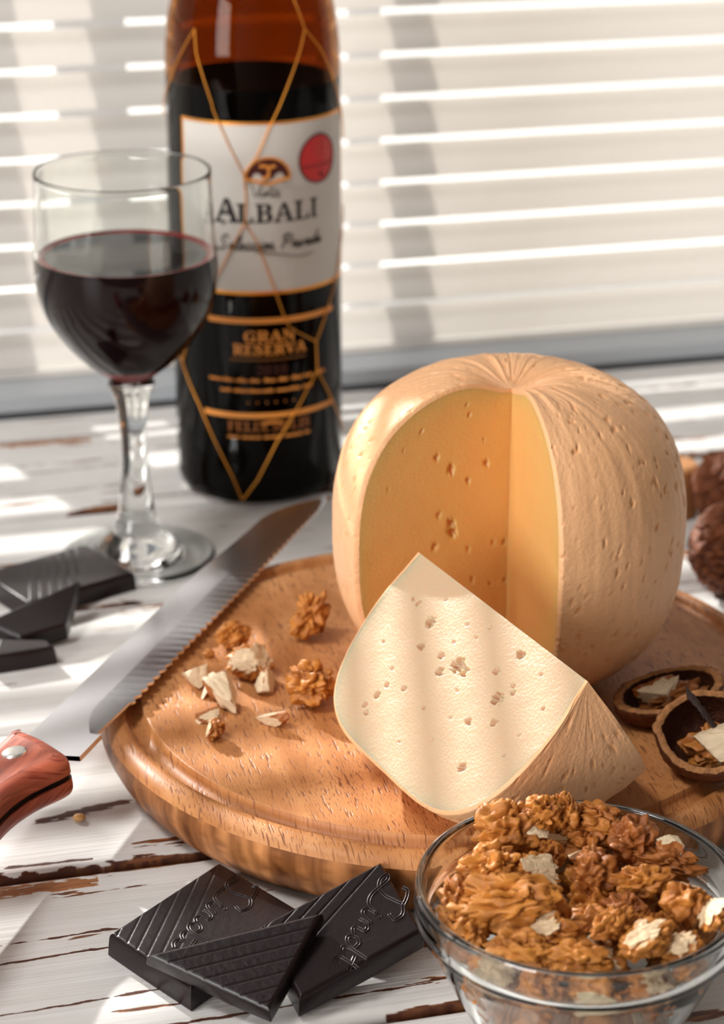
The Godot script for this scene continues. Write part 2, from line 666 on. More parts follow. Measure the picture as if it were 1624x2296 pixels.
# ---------------------------------------------------------------- the table of white planks
func table() -> void:
	var t := thing("table", "white painted plank table with brown worn seams, running up to the window", "table")
	t.transform = setting_turn
	var wide := 0.0976
	var prof := PackedVector2Array()
	var r := 0.004
	prof.append(Vector2(-wide / 2, -0.022))
	for k in 6:
		var a := PI - PI / 2 * k / 5.0
		prof.append(Vector2(-wide / 2 + r + cos(a) * r, -r + sin(a) * r))
	for k in range(1, 8):
		prof.append(Vector2(lerpf(-wide / 2 + r, wide / 2 - r, k / 8.0), 0.0))
	for k in 6:
		var a := PI / 2 - PI / 2 * k / 5.0
		prof.append(Vector2(wide / 2 - r + cos(a) * r, -r + sin(a) * r))
	prof.append(Vector2(wide / 2, -0.022))
	var shift := [0.66, 0.0, 0.31, 0.53, 0.1, 0.1, 0.42, 0.77]
	for k in 8:
		var z := -1.059 + 0.1 * k
		var squeeze := 1.0
		if k == 0:      # the narrow board against the window
			squeeze = 0.29
			z = -1.0242
		var b := MB.new()
		var off: float = shift[k]
		var x0 := -0.85
		var x1 := 1.05
		b.grid(2, prof.size(), func(i: int, j: int) -> Vector3: return Vector3(x1 if i else x0, prof[j].y, prof[j].x * squeeze), false, false,
			func(i: int, j: int) -> Vector2: return Vector2((x1 if i else x0) / 0.5 + off, 0.5 * float(k % 2) + 0.5 * clampf((prof[j].x + prof[j].y * 0.4) / wide + 0.5, 0.004, 0.996)))
		b.grid(2, 2, func(i: int, j: int) -> Vector3: return Vector3(x1 if i else x0, -0.022, (wide if j else -wide) / 2 * squeeze))
		var o := part("plank", b.commit(null, false), M.paint, t)
		o.position = Vector3(0, 0, z)
	# rails and legs below
	var un := MB.new()
	un.box(Vector3(-0.80, -0.10, -1.0), Vector3(1.0, -0.0225, -0.97))
	un.box(Vector3(-0.80, -0.10, -0.40), Vector3(1.0, -0.0225, -0.37))
	un.box(Vector3(-0.80, -0.10, -0.97), Vector3(-0.77, -0.0225, -0.40))
	un.box(Vector3(0.97, -0.10, -0.97), Vector3(1.0, -0.0225, -0.40))
	part("apron", un.commit(), M.frame, t)
	for x in [-0.76, 0.91]:
		for z in [-0.96, -0.46]:
			part("leg", boxmesh(Vector3(x, -0.75, z), Vector3(x + 0.05, -0.0225, z + 0.05)), M.frame, t)


# ---------------------------------------------------------------- the blind
func blind() -> void:
	var t := thing("venetian_blind", "white horizontal slat blind, nearly closed, backlit across the whole window", "blind")
	t.transform = setting_turn
	var depth := 0.0190
	var rad := 0.050
	var half := asin(depth / 2 / rad)
	var b := MB.new()
	var n := 12
	var sec := PackedVector2Array()      # z (to the room), y
	for k in n + 1:
		var a := -half + 2 * half * k / n
		sec.append(Vector2(sin(a) * rad, cos(a) * rad - rad))
	for k in n + 1:
		var a := half - 2 * half * k / n
		sec.append(Vector2(sin(a) * (rad - 0.0003), cos(a) * (rad - 0.0003) - rad))
	var x0 := -0.93
	var x1 := 1.63
	b.grid(2, sec.size(), func(i: int, j: int) -> Vector3: return Vector3(x1 if i else x0, sec[j].y, sec[j].x), false, true)
	var slat := b.commit()
	for k in 61:
		var o := part("slat", slat, M.slat, t)
		o.position = Vector3(0, 0.0236 + 0.0219 * k, -1.074)
		o.rotation_degrees.x = 63.0
	var rail := MB.new()
	rail.box(Vector3(x0, 0.0112, -1.0735), Vector3(x1, 0.0140, -1.0665))
	part("bottom_rail", rail.commit(), M.slat, t)
	part("head_rail", boxmesh(Vector3(x0, 1.365, -1.09), Vector3(x1, 1.398, -1.06)), M.frame, t)
	for x in [-0.6, 0.72, 1.4]:
		var c := MB.new()
		c.tube(PackedVector3Array([Vector3(x, 0.012, -1.074), Vector3(x, 1.37, -1.074)]), 0.0006)
		part("lift_cord", c.commit(), M.frame, t)


# ---------------------------------------------------------------- the round board
func board() -> void:
	var t := thing("cutting_board", "round beech cutting board with a juice groove, under the cheese", "cutting board", Vector3(0.0302, 0, -0.6935))
	t.rotation_degrees.y = YAW
	var top := PackedVector2Array([Vector2(0.0001, TOP), Vector2(0.05, TOP), Vector2(0.1075, TOP)])
	for k in 9:      # groove
		var a := PI * k / 8.0
		top.append(Vector2(0.1118 - 0.0036 * cos(a), TOP - 0.0036 * pow(sin(a), 0.7)))
	top.append(Vector2(0.1172, TOP))
	for k in range(0, 7):
		var a := PI / 2 - deg_to_rad(62.0) * k / 6.0
		top.append(Vector2(0.1172 + 0.0066 * cos(a), TOP - 0.0066 + 0.0066 * sin(a)))
	var last := top[top.size() - 1]
	var side := PackedVector2Array([last, Vector2(0.1236, TOP - 0.007), Vector2(0.1226, 0.0125), Vector2(0.1200, 0.0070), Vector2(0.1160, 0.0022), Vector2(0.1125, 0.0004), Vector2(0.0001, 0.0004)])
	var sides := 220
	var b := MB.new()
	b.grid(sides, top.size(), func(i: int, j: int) -> Vector3:
		var g := TAU * i / sides
		return Vector3(top[j].x * sin(g), top[j].y, top[j].x * cos(g)), true, false,
		func(i: int, j: int) -> Vector2:
			var g := TAU * i / sides
			return Vector2(top[j].x * sin(g), top[j].x * cos(g)) / 0.26 + Vector2(0.5, 0.5))
	var m := b.commit(null, false)
	if b.v.size() and m.surface_get_arrays(0)[Mesh.ARRAY_NORMAL][3].y < 0.0:
		b.ix.reverse()
		m = b.commit(null, false)
	var s := MB.new()
	s.grid(sides + 1, side.size(), func(i: int, j: int) -> Vector3:
		var g := TAU * i / sides
		return Vector3(side[j].x * sin(g), side[j].y, side[j].x * cos(g)), false, false,
		func(i: int, j: int) -> Vector2: return Vector2(1.0 * i / sides, side[j].y / TOP))
	s.commit(m)
	var o := part("wooden_disc", m, null, t)
	o.set_surface_override_material(0, M.beech)
	o.set_surface_override_material(1, M.beech_side)


# ---------------------------------------------------------------- cheese
# outline of a cheese: radius at height y (from the middle), rounded barrel
func barrel(y: float, r: float, hl: float, p: float, q: float) -> float:
	return r * pow(maxf(0.0, 1.0 - pow(absf(y) / hl, 2.0 / p)), q / 2.0)


func barrel_heights(n: int) -> PackedFloat32Array:
	var ys := PackedFloat32Array()
	for i in n + 1:
		ys.append(-cos(PI * i / n))
	return ys


# how deep the holes of a cut face go at (r, y)
func holes_at(holes: PackedVector3Array, n1: FastNoiseLite, r: float, y: float) -> float:
	var d := 0.0
	for h in holes:
		var dx := r - h.x
		var dy := y - h.y
		var far := h.z * 2.2
		if absf(dx) > far or absf(dy) > far:
			continue
		var k := sqrt(dx * dx + dy * dy) / (h.z * 0.92) + 0.55 * n1.get_noise_2d(r * 1000.0, y * 1000.0)
		d = maxf(d, (1.0 - smoothstep(0.55, 1.0, k)) * minf(h.z * 1.05, 0.0022))
	return d


# closed body of a cheese cut from angle a0 to a1 (about y); warp(r, y) moves the profile
func cheese_body(hl: float, r: float, p: float, q: float, a0: float, a1: float, warp: Callable, holes0: PackedVector3Array, holes1: PackedVector3Array, ny: int, nv: int, na: int) -> ArrayMesh:
	var b := MB.new()
	var ys := barrel_heights(ny)
	var n1 := noise(41, 0.55, 2)
	b.grid(na + 1, ny + 1, func(i: int, j: int) -> Vector3:
		var a := lerpf(a0, a1, float(i) / na)
		var rr := barrel(ys[j] * hl, r, hl, p, q)
		var w: Vector2 = warp.call(rr, ys[j] * hl)
		return Vector3(w.x * sin(a), w.y, w.x * cos(a)))
	for side in 2:
		var a := a1 if side else a0
		var holes := holes1 if side else holes0
		var dir := Vector3(sin(a), 0, cos(a))
		var inward := Vector3(cos(a), 0, -sin(a)) * (-1.0 if side else 1.0) * signf(a1 - a0)
		var g := func(i: int, j: int) -> Vector3:
			var y := ys[j] * hl
			var f := float(i) / nv
			var rr := barrel(y, r, hl, p, q) * f
			var w: Vector2 = warp.call(rr, y)
			var d := holes_at(holes, n1, rr, y)
			d += 0.00012 * n1.get_noise_2d(rr * 120.0, y * 120.0)
			if f > 0.999 or f < 0.001:
				d = 0.0
			return dir * w.x + Vector3(0, w.y, 0) + inward * d
		var first := b.v.size()
		b.grid(nv + 1, ny + 1, g)
		if side == 0:
			# same turning sense as the outside
			var k := b.ix.size() - nv * ny * 6
			for i in range(k, b.ix.size(), 3):
				var s := b.ix[i]
				b.ix[i] = b.ix[i + 1]
				b.ix[i + 1] = s
	# all three grids must wind the same way: faces towards their outward side
	var m := b.commit(null, false)
	return fix_winding(b, m, a0, a1, na, ny, nv)


func fix_winding(b: MB, _m: ArrayMesh, a0: float, a1: float, na: int, ny: int, nv: int) -> ArrayMesh:
	var spans := [[0, na * ny * 6], [na * ny * 6, nv * ny * 6], [na * ny * 6 + nv * ny * 6, nv * ny * 6]]
	for k in 3:
		var s: int = spans[k][0]
		var e: int = s + spans[k][1]
		var total := Vector3.ZERO
		var score := 0.0
		var a := a0 if k == 1 else a1
		var out := Vector3(cos(a), 0, -sin(a)) * (-1.0 if k == 1 else 1.0) * signf(a1 - a0)
		for i in range(s, e, 3):
			var p0 := b.v[b.ix[i]]
			var w := (b.v[b.ix[i + 2]] - p0).cross(b.v[b.ix[i + 1]] - p0)
			if k == 0:
				score += w.dot(Vector3(p0.x, 0, p0.z))
			else:
				total += w
		if k > 0:
			score = total.dot(out)
		if score < 0.0:
			for i in range(s, e, 3):
				var t := b.ix[i]
				b.ix[i] = b.ix[i + 1]
				b.ix[i + 1] = t
	return b.commit(null, false)


# thin wrinkled skin over the outside
func cheese_rind(hl: float, r: float, p: float, q: float, a0: float, a1: float, warp: Callable, na: int, ny: int, seed_: int, lift := 0.0013, pleats := 0.0011) -> ArrayMesh:
	var b := MB.new()
	var ys := barrel_heights(ny)
	var n1 := noise(seed_, 1.0, 3)
	var n2 := noise(seed_ + 1, 1.0, 2)
	var n3 := noise(seed_ + 2, 1.0, 4)
	var cols := PackedColorArray()
	cols.resize((na + 1) * (ny + 1))
	b.grid(na + 1, ny + 1, func(i: int, j: int) -> Vector3:
		var f := float(i) / na
		var a := lerpf(a0, a1, f)
		var y := ys[j] * hl
		var rr := barrel(y, r, hl, p, q)
		var w: Vector2 = warp.call(rr, y)
		var at := Vector3(w.x * sin(a), w.y, w.x * cos(a))
		var ca := cos(a)
		var sa := sin(a)
		# pleats that run to the pole
		var pole := smoothstep(0.80 * r, 0.10 * r, rr)
		var pleat := n1.get_noise_3d(ca * 5.5, sa * 5.5, ys[j] * 0.9) + 0.6 * n1.get_noise_3d(ca * 13.0, sa * 13.0, ys[j] * 1.3)
		var d := pleats * pole * pleat * smoothstep(0.0, 0.012, rr)
		# cloth lines on the flanks and shallow dents
		var s := at * 1000.0
		d += 0.00022 * n3.get_noise_3d(s.x * 0.05, s.y * 0.05, s.z * 0.05) + 0.00028 * n1.get_noise_3d(ca * 9.0, sa * 9.0, ys[j] * 1.2 + 7.0) * (1.0 - pole)
		var pit := n2.get_noise_3d(s.x * 0.23, s.y * 0.16, s.z * 0.23)
		var hole := smoothstep(0.40, 0.62, pit)
		d -= 0.0007 * hole
		var tint := n3.get_noise_3d(s.x * 0.02, s.y * 0.02, s.z * 0.02)
		var k := clampf(1.0 + tint * 0.14 + pole * pleat * 0.05, 0.0, 1.2)
		cols[i * (ny + 1) + j] = Color(k, k * (1.0 - 0.10 * hole), k * (1.0 - 0.22 * hole))
		var hem := smoothstep(0.0, 0.012, minf(f, 1.0 - f) * absf(a1 - a0))
		var n := Vector3(at.x, (at.y - warp.call(0.0, 0.0).y) * 0.9, at.z).normalized()
		return at + n * maxf(lift + d, 0.0002) * hem, false, false)
	b.c = cols
	var m := b.commit(null, false)
	var nr: PackedVector3Array = m.surface_get_arrays(0)[Mesh.ARRAY_NORMAL]
	var k0 := (na / 2) * (ny + 1) + ny / 2
	if nr[k0].dot(Vector3(b.v[k0].x, 0, b.v[k0].z)) < 0.0:
		b.ix.reverse()
		m = b.commit(null, false)
	return m


func cheese_wheel() -> void:
	var t := thing("whole_cheese", "whole pale yellow cheese with a wedge cut out, standing on the round board", "cheese", Vector3(0.0512, 0, -0.7054))
	var hl := 0.0548
	var mid := 0.0785
	var bottom := TOP + 0.0006
	var warp := func(r: float, y: float) -> Vector2:
		var h := mid + y
		if y > 0.0:
			h -= 0.0062 * exp(-pow(r / 0.013, 2.0)) * smoothstep(0.3, 0.9, y / hl)
		return Vector2(r, maxf(h, bottom))
	var h0 := PackedVector3Array([Vector3(0.0244, 0.1036, 0.0019), Vector3(0.0096, 0.1034, 0.0016), Vector3(0.0171, 0.0979, 0.0013), Vector3(0.0298, 0.1088, 0.0013), Vector3(0.0237, 0.0832, 0.0021), Vector3(0.0230, 0.0798, 0.0021), Vector3(0.0286, 0.0876, 0.0012), Vector3(0.0302, 0.0758, 0.0013), Vector3(0.0165, 0.0721, 0.0009), Vector3(0.0063, 0.0728, 0.0009), Vector3(0.0181, 0.1267, 0.0007), Vector3(0.0173, 0.1230, 0.0009), Vector3(0.0360, 0.1194, 0.0009), Vector3(0.0016, 0.0718, 0.0012), Vector3(0.0111, 0.1136, 0.0007), Vector3(0.0003, 0.0569, 0.0012), Vector3(0.0236, 0.0588, 0.0012), Vector3(0.0144, 0.0601, 0.0010), Vector3(0.0491, 0.1008, 0.0006), Vector3(0.0431, 0.1140, 0.0006), Vector3(0.0068, 0.0567, 0.0007)])
	for i in h0.size():
		h0[i].y -= mid
	var a_left := deg_to_rad(-60.0)
	var a_right := deg_to_rad(12.0)
	# the body runs from the right cut all the way round to the left cut
	part("paste", cheese_body(hl, 0.0602, 0.75, 0.75, a_right, a_left + TAU, warp, PackedVector3Array(), h0, 170, 150, 200), M.paste, t)
	part("rind", cheese_rind(hl, 0.0602, 0.75, 0.75, a_right, a_left + TAU, warp, 420, 200, 51), M.rind, t)


func cheese_wedge() -> void:
	var t := thing("cheese_wedge", "cut wedge of pale cheese with small holes, lying in front of the wheel", "cheese", Vector3(0.04254, 0.0849, -0.61797))
	t.basis = Basis(Vector3(-0.63076239, 0.67482567, 0.38307846), Vector3(-0.48604109, 0.04124986, -0.87296192), Vector3(-0.60489905, -0.73682342, 0.30197414)).orthonormalized()
	var hl := 0.05065
	var warp := func(r: float, y: float) -> Vector2:
		return Vector2(r, y * (1.0 - 0.05 * exp(-pow(r / 0.012, 2.0)) * smoothstep(0.5, 0.95, absf(y) / hl)))
	var h0 := PackedVector3Array([Vector3(0.0205, 0.0002, 0.0031), Vector3(0.0208, -0.0034, 0.0022), Vector3(0.0208, -0.0229, 0.0024), Vector3(0.0156, 0.0232, 0.0022), Vector3(0.0061, -0.0195, 0.0018), Vector3(0.0233, 0.0195, 0.0018), Vector3(0.0217, 0.0090, 0.0013), Vector3(0.0260, 0.0053, 0.0017), Vector3(0.0145, -0.0150, 0.0015), Vector3(0.0400, 0.0213, 0.0011), Vector3(0.0446, 0.0224, 0.0014), Vector3(0.0496, 0.0240, 0.0013), Vector3(0.0510, 0.0211, 0.0011), Vector3(0.0437, -0.0289, 0.0017), Vector3(0.0320, -0.0190, 0.0014), Vector3(0.0272, -0.0283, 0.0015), Vector3(0.0150, -0.0251, 0.0010), Vector3(0.0131, 0.0375, 0.0010), Vector3(0.0131, 0.0338, 0.0013), Vector3(0.0051, -0.0011, 0.0008), Vector3(0.0166, -0.0269, 0.0011), Vector3(0.0157, 0.0084, 0.0008), Vector3(0.0102, 0.0014, 0.0007), Vector3(0.0377, 0.0010, 0.0010), Vector3(0.0373, 0.0140, 0.0011), Vector3(0.0269, -0.0065, 0.0008), Vector3(0.0143, -0.0415, 0.0008), Vector3(0.0327, -0.0400, 0.0008), Vector3(0.0069, -0.0322, 0.0007), Vector3(0.0434, -0.0111, 0.0007), Vector3(0.0346, -0.0114, 0.0006), Vector3(0.0509, 0.0004, 0.0006), Vector3(0.0087, 0.0085, 0.0007), Vector3(0.0251, -0.0401, 0.0007), Vector3(0.0348, 0.0242, 0.0007), Vector3(0.0067, 0.0238, 0.0007), Vector3(0.0301, 0.0358, 0.0007)])
	var a1 := deg_to_rad(-78.0)
	part("paste", cheese_body(hl, 0.06035, 0.4583, 0.6254, 0.0, a1, warp, h0, PackedVector3Array(), 260, 230, 50), M.lit_paste, t)
	part("rind", cheese_rind(hl, 0.06035, 0.4583, 0.6254, 0.0, a1, warp, 130, 160, 61, 0.0011, 0.0002), M.rind, t)


# ---------------------------------------------------------------- wine bottle
var bottle_r := 0.0381


func on_bottle(deg: float, h: float, lift := 0.0) -> Vector3:
	var a := deg_to_rad(deg)
	var r := bottle_r + lift
	if h > 0.195:
		r = shoulder(h) + lift
	return Vector3(sin(a) * r, h, cos(a) * r)


func shoulder(h: float) -> float:
	var k := clampf((h - 0.190) / 0.060, 0.0, 1.0)
	return lerpf(bottle_r, 0.0142, 1.0 - sqrt(maxf(0.0, 1.0 - pow(k, 2.1))))


func band(d0: float, d1: float, h0: float, h1: float, lift: float) -> MB:
	var b := MB.new()
	var n := 48
	b.grid(n + 1, 2, func(i: int, j: int) -> Vector3: return on_bottle(lerpf(d0, d1, float(i) / n), h1 if j else h0, lift))
	return b


# flat print: TextMesh letters laid round the bottle
func print_text(s: String, font: Font, size: float, deg: float, h: float, lift: float, stretch := 1.0) -> ArrayMesh:
	var tm := TextMesh.new()
	tm.text = s
	tm.font = font
	tm.font_size = 64
	tm.pixel_size = size / 64.0
	tm.depth = 0.0
	tm.curve_step = 2.0
	var a := tm.get_mesh_arrays() if tm.has_method("get_mesh_arrays") else tm.surface_get_arrays(0)
	var v: PackedVector3Array = a[Mesh.ARRAY_VERTEX]
	var lo := Vector3.ONE * 1e9
	var hi := -lo
	for p in v:
		lo = lo.min(p)
		hi = hi.max(p)
	var b := MB.new()
	for p in v:
		b.p(on_bottle(deg + rad_to_deg((p.x - (lo.x + hi.x) / 2) * stretch / bottle_r), h + p.y - lo.y, lift))
	b.ix = a[Mesh.ARRAY_INDEX]
	return b.commit(null, false)


# pen strokes laid round the bottle; pts in (x, y) of letters, u = size of one unit
func pen(b: MB, strokes: Array, ux: float, uy: float, deg: float, h: float, lift: float, radius: float) -> void:
	for st: PackedVector2Array in strokes:
		var line := PackedVector3Array()
		for q in curve(st, 5):
			line.append(on_bottle(deg + rad_to_deg(q.x * ux / bottle_r), h + q.y * uy, lift))
		b.tube(line, radius, 5)


func wine_bottle() -> void:
	var t := thing("wine_bottle", "dark wine bottle with a cream and gold label, in a gold wire net", "wine bottle", Vector3(-0.0474, 0, -0.9477))
	var outer := PackedVector2Array([Vector2(0.0001, 0.006), Vector2(0.015, 0.0045), Vector2(0.028, 0.0006), Vector2(0.0335, 0.0004), Vector2(0.0370, 0.0030), Vector2(bottle_r, 0.0085), Vector2(bottle_r, 0.05), Vector2(bottle_r, 0.12), Vector2(bottle_r, 0.188)])
	for k in range(0, 15):
		var h := 0.190 + 0.060 * k / 14.0
		outer.append(Vector2(shoulder(h), h))
	outer.append_array(PackedVector2Array([Vector2(0.0140, 0.262), Vector2(0.0138, 0.292), Vector2(0.0150, 0.294), Vector2(0.0150, 0.300), Vector2(0.0138, 0.302)]))
	var inner := PackedVector2Array([Vector2(0.0098, 0.301), Vector2(0.0098, 0.262)])
	for k in range(14, -1, -1):
		var h := 0.190 + 0.060 * k / 14.0
		inner.append(Vector2(shoulder(h) - 0.0034, h - 0.001))
	inner.append_array(PackedVector2Array([Vector2(bottle_r - 0.0034, 0.188), Vector2(bottle_r - 0.0034, 0.012), Vector2(0.030, 0.0075), Vector2(0.016, 0.0095), Vector2(0.0001, 0.011)]))
	var whole := outer.duplicate()
	whole.append_array(inner)
	var b := MB.new()
	b.lathe([whole], 96)
	part("glass_body", b.commit(), M.amber, t)
	# label
	var lb := MB.new()
	var d0 := -50.0
	var d1 := 82.0
	var n := 60
	var y0 := 0.1000
	var y1 := 0.1752
	lb.grid(n + 1, 8, func(i: int, j: int) -> Vector3: return on_bottle(lerpf(d0, d1, float(i) / n), lerpf(y0, y1, j / 7.0), 0.00025))
	var label := part("front_label", lb.commit(null, false), M.label, t)
	for e in [[d0, d1, y1 - 0.0012, y1], [d0, d1, y0, y0 + 0.0014]]:
		part("gold_edge", band(e[0], e[1], e[2], e[3], 0.0004).commit(null, false), M.gold, label)
	for e in [[d0, d0 + 1.6], [d1 - 1.6, d1]]:
		var s := MB.new()
		s.grid(2, 12, func(i: int, j: int) -> Vector3: return on_bottle(e[i], lerpf(y0, y1, j / 11.0), 0.0004))
		part("gold_edge", s.commit(null, false), M.gold, label)
	var serif := SystemFont.new()
	serif.font_names = PackedStringArray(["Droid Serif"])
	serif.font_weight = 700
	var L := 0.00045
	part("lettering", print_text("A", serif, 0.0150, -15.8, 0.1318, L, 1.0), M.ink, label)
	part("lettering", print_text("LBALI", serif, 0.0118, 18.8, 0.1318, L, 1.03), M.ink, label)
	var flourish := MB.new()
	pen(flourish, [PackedVector2Array([Vector2(-0.9, 0.6), Vector2(-0.5, 0.85), Vector2(0.1, 0.8)]), PackedVector2Array([Vector2(-0.95, 0.05), Vector2(-0.6, -0.05), Vector2(-0.5, 0.2)])], 0.004, 0.006, -14.0, 0.1318, L, 0.00035)
	# two lines of handwriting
	pen(flourish, [
		PackedVector2Array([Vector2(-2.6, 1.5), Vector2(-3.0, 2.1), Vector2(-2.3, 2.5), Vector2(-1.9, 1.8), Vector2(-1.5, 0.0), Vector2(-0.9, 1.2), Vector2(-0.3, 2.4), Vector2(0.3, 2.7)]),
		PackedVector2Array([Vector2(-0.6, 0.9), Vector2(-0.8, 0.1), Vector2(-0.4, 0.1), Vector2(0.0, 0.9), Vector2(-0.1, 0.0), Vector2(0.3, 0.8), Vector2(0.6, 0.8), Vector2(0.6, 0.0), Vector2(0.9, 0.1)]),
		PackedVector2Array([Vector2(1.6, 0.9), Vector2(1.1, 0.9), Vector2(1.0, 0.1), Vector2(1.5, 0.2), Vector2(1.7, 0.9), Vector2(1.65, 0.0), Vector2(2.0, 0.1)]),
		PackedVector2Array([Vector2(0.5, 1.3), Vector2(0.8, 1.5), Vector2(1.1, 1.3)]),
		PackedVector2Array([Vector2(1.2, 2.5), Vector2(2.2, 2.7), Vector2(2.7, 2.2)])], 0.0031, 0.0026, 10.0, 0.1432, L, 0.00022)
	var sel := cursive("Seleccion Privada")
	var wide: float = sel[1]
	pen(flourish, sel[0], 0.0485 / wide, 0.0028, -23.0, 0.1200, L, 0.00032)
	pen(flourish, [PackedVector2Array([Vector2(5.0, -0.4), Vector2(8.0, -1.0), Vector2(11.0, -1.9), Vector2(13.0, -1.6)])], 0.0485 / wide, 0.0022, -23.0, 0.1200, L, 0.0002)
	part("handwriting", flourish.commit(), M.ink, label)
	# half sun emblem
	var em := MB.new()
	var er := 0.0092
	em.grid(25, 2, func(i: int, j: int) -> Vector3:
		var a := PI * i / 24.0
		return on_bottle(11.5 + rad_to_deg(cos(a) * er * j / bottle_r), 0.1508 + sin(a) * er * j * 0.95, L))
	part("emblem", em.commit(null, false), M.maroon, label)
	var eg := MB.new()
	eg.grid(25, 2, func(i: int, j: int) -> Vector3:
		var a := PI * i / 24.0
		var rr := er * (1.0 if j else 1.10)
		return on_bottle(11.5 + rad_to_deg(cos(a) * rr / bottle_r), 0.1508 + sin(a) * rr * 0.95, L + 0.00005))
	pen(eg, [PackedVector2Array([Vector2(-1.0, 0.0), Vector2(-0.4, -0.12), Vector2(0.0, -0.22), Vector2(0.4, -0.12), Vector2(1.0, 0.0)]), PackedVector2Array([Vector2(-0.3, 0.05), Vector2(0.0, 0.1), Vector2(0.05, 0.5), Vector2(0.35, 0.6)]), PackedVector2Array([Vector2(0.0, 0.1), Vector2(0.0, 0.55), Vector2(-0.4, 0.62)])], er, er, 11.5, 0.1508, L + 0.0001, 0.0007)
	part("emblem_rim", eg.commit(null, false), M.gold_print, label)
	# red medal
	var md := MB.new()
	md.grid(33, 6, func(i: int, j: int) -> Vector3:
		var a := TAU * i / 32.0
		var rr := 0.0104 * j / 5.0
		return on_bottle(48.0 + rad_to_deg(cos(a) * rr / bottle_r), 0.1571 + sin(a) * rr, 0.0007))
	var medal := part("red_medal", md.commit(null, false), M.red, label)
	var mr := MB.new()
	var ring := PackedVector3Array()
	for i in 40:
		var a := TAU * i / 40.0
		ring.append(on_bottle(48.0 + rad_to_deg(cos(a) * 0.0104 / bottle_r), 0.1571 + sin(a) * 0.0104, 0.0007))
	mr.tube(ring, 0.0004, 5, true)
	pen(mr, [PackedVector2Array([Vector2(-0.9, -0.25), Vector2(0.0, -0.3), Vector2(0.9, -0.22)])], 0.0104, 0.0104, 48.0, 0.1571, 0.0008, 0.00022)
	pen(mr, [PackedVector2Array([Vector2(0.1, -0.6), Vector2(0.12, -0.75)])], 0.0104, 0.0104, 48.0, 0.1571, 0.0008, 0.0007)
	part("medal_rim", mr.commit(), M.maroon, medal)
	part("medal_figure", print_text("97", serif, 0.0052, 49.0, 0.1590, 0.0010), mat(Color(0.86, 0.30, 0.24), 0.4), medal)
	# print on the lower bottle
	part("gold_line", band(-31.0, 63.0, 0.0868, 0.0893, 0.0003).commit(null, false), M.gold_print, t)
	part("gold_line", band(-36.0, 62.0, 0.0432, 0.0455, 0.0003).commit(null, false), M.gold_print, t)
	part("thin_line", band(-16.0, 36.0, 0.0700, 0.0707, 0.0003).commit(null, false), mat(Color(0.50, 0.32, 0.12), 0.5, 0.3), t)
	part("lettering", print_text("GRAN", serif, 0.0069, 11.0, 0.0785, 0.0003, 1.12), M.gold_print, t)
	part("lettering", print_text("RESERVA", serif, 0.0069, 11.3, 0.0724, 0.0003, 1.02), M.gold_print, t)
	part("lettering", print_text("2010", serif, 0.0062, 11.8, 0.0632, 0.0003), mat(Color(0.26, 0.10, 0.07), 0.5, 0.2), t)
	part("lettering", print_text("FELIX SOLIS", serif, 0.0042, 9.9, 0.0368, 0.0003, 0.95), mat(Color(0.62, 0.36, 0.13), 0.5, 0.3), t)
	var sc := MB.new()
	for row in [[-31.0, 85.0, 0.0600, 9], [-23.0, 66.0, 0.0552, 7], [-18.5, 58.0, 0.0336, 12]]:
		var words: int = row[3]
		var small: bool = words == 12
		var rng := RandomNumberGenerator.new()
		rng.seed = 90 + words
		var at: float = row[0]
		var step: float = row[1] / words
		for k in words:
			var st := PackedVector2Array()
			var w := step * (0.62 + 0.25 * rng.randf()) * bottle_r * PI / 180.0 * 1000.0
			var x := 0.0
			while x < w:
				st.append(Vector2(x, (0.0 if small else 0.15)))
				st.append(Vector2(x + 0.35, (0.9 if small else 1.0 + 0.5 * float(rng.randf() < 0.2))))
				x += 0.75
			pen(sc, [st], 0.001, 0.0012, at, row[2], 0.0003, 0.00026)
			at += step
	for k in 6:
		pen(sc, [PackedVector2Array([Vector2(0, 0), Vector2(0.3, 0.3)])], 0.001, 0.001, -4.5 + 6.2 * k, 0.0503, 0.0003, 0.0004)
	pen(sc, [PackedVector2Array([Vector2(-5, -0.4), Vector2(-3, 0.8), Vector2(0, 1.3), Vector2(3, 0.8), Vector2(5, -0.2)]), PackedVector2Array([Vector2(-3.4, -0.3), Vector2(-1, 0.4), Vector2(2, 0.5), Vector2(4, -0.4)])], 0.001, 0.001, 11.8, 0.0405, 0.0003, 0.00035)
	part("small_print", sc.commit(), M.gold_print, t)
	# wire net
	var net := MB.new()
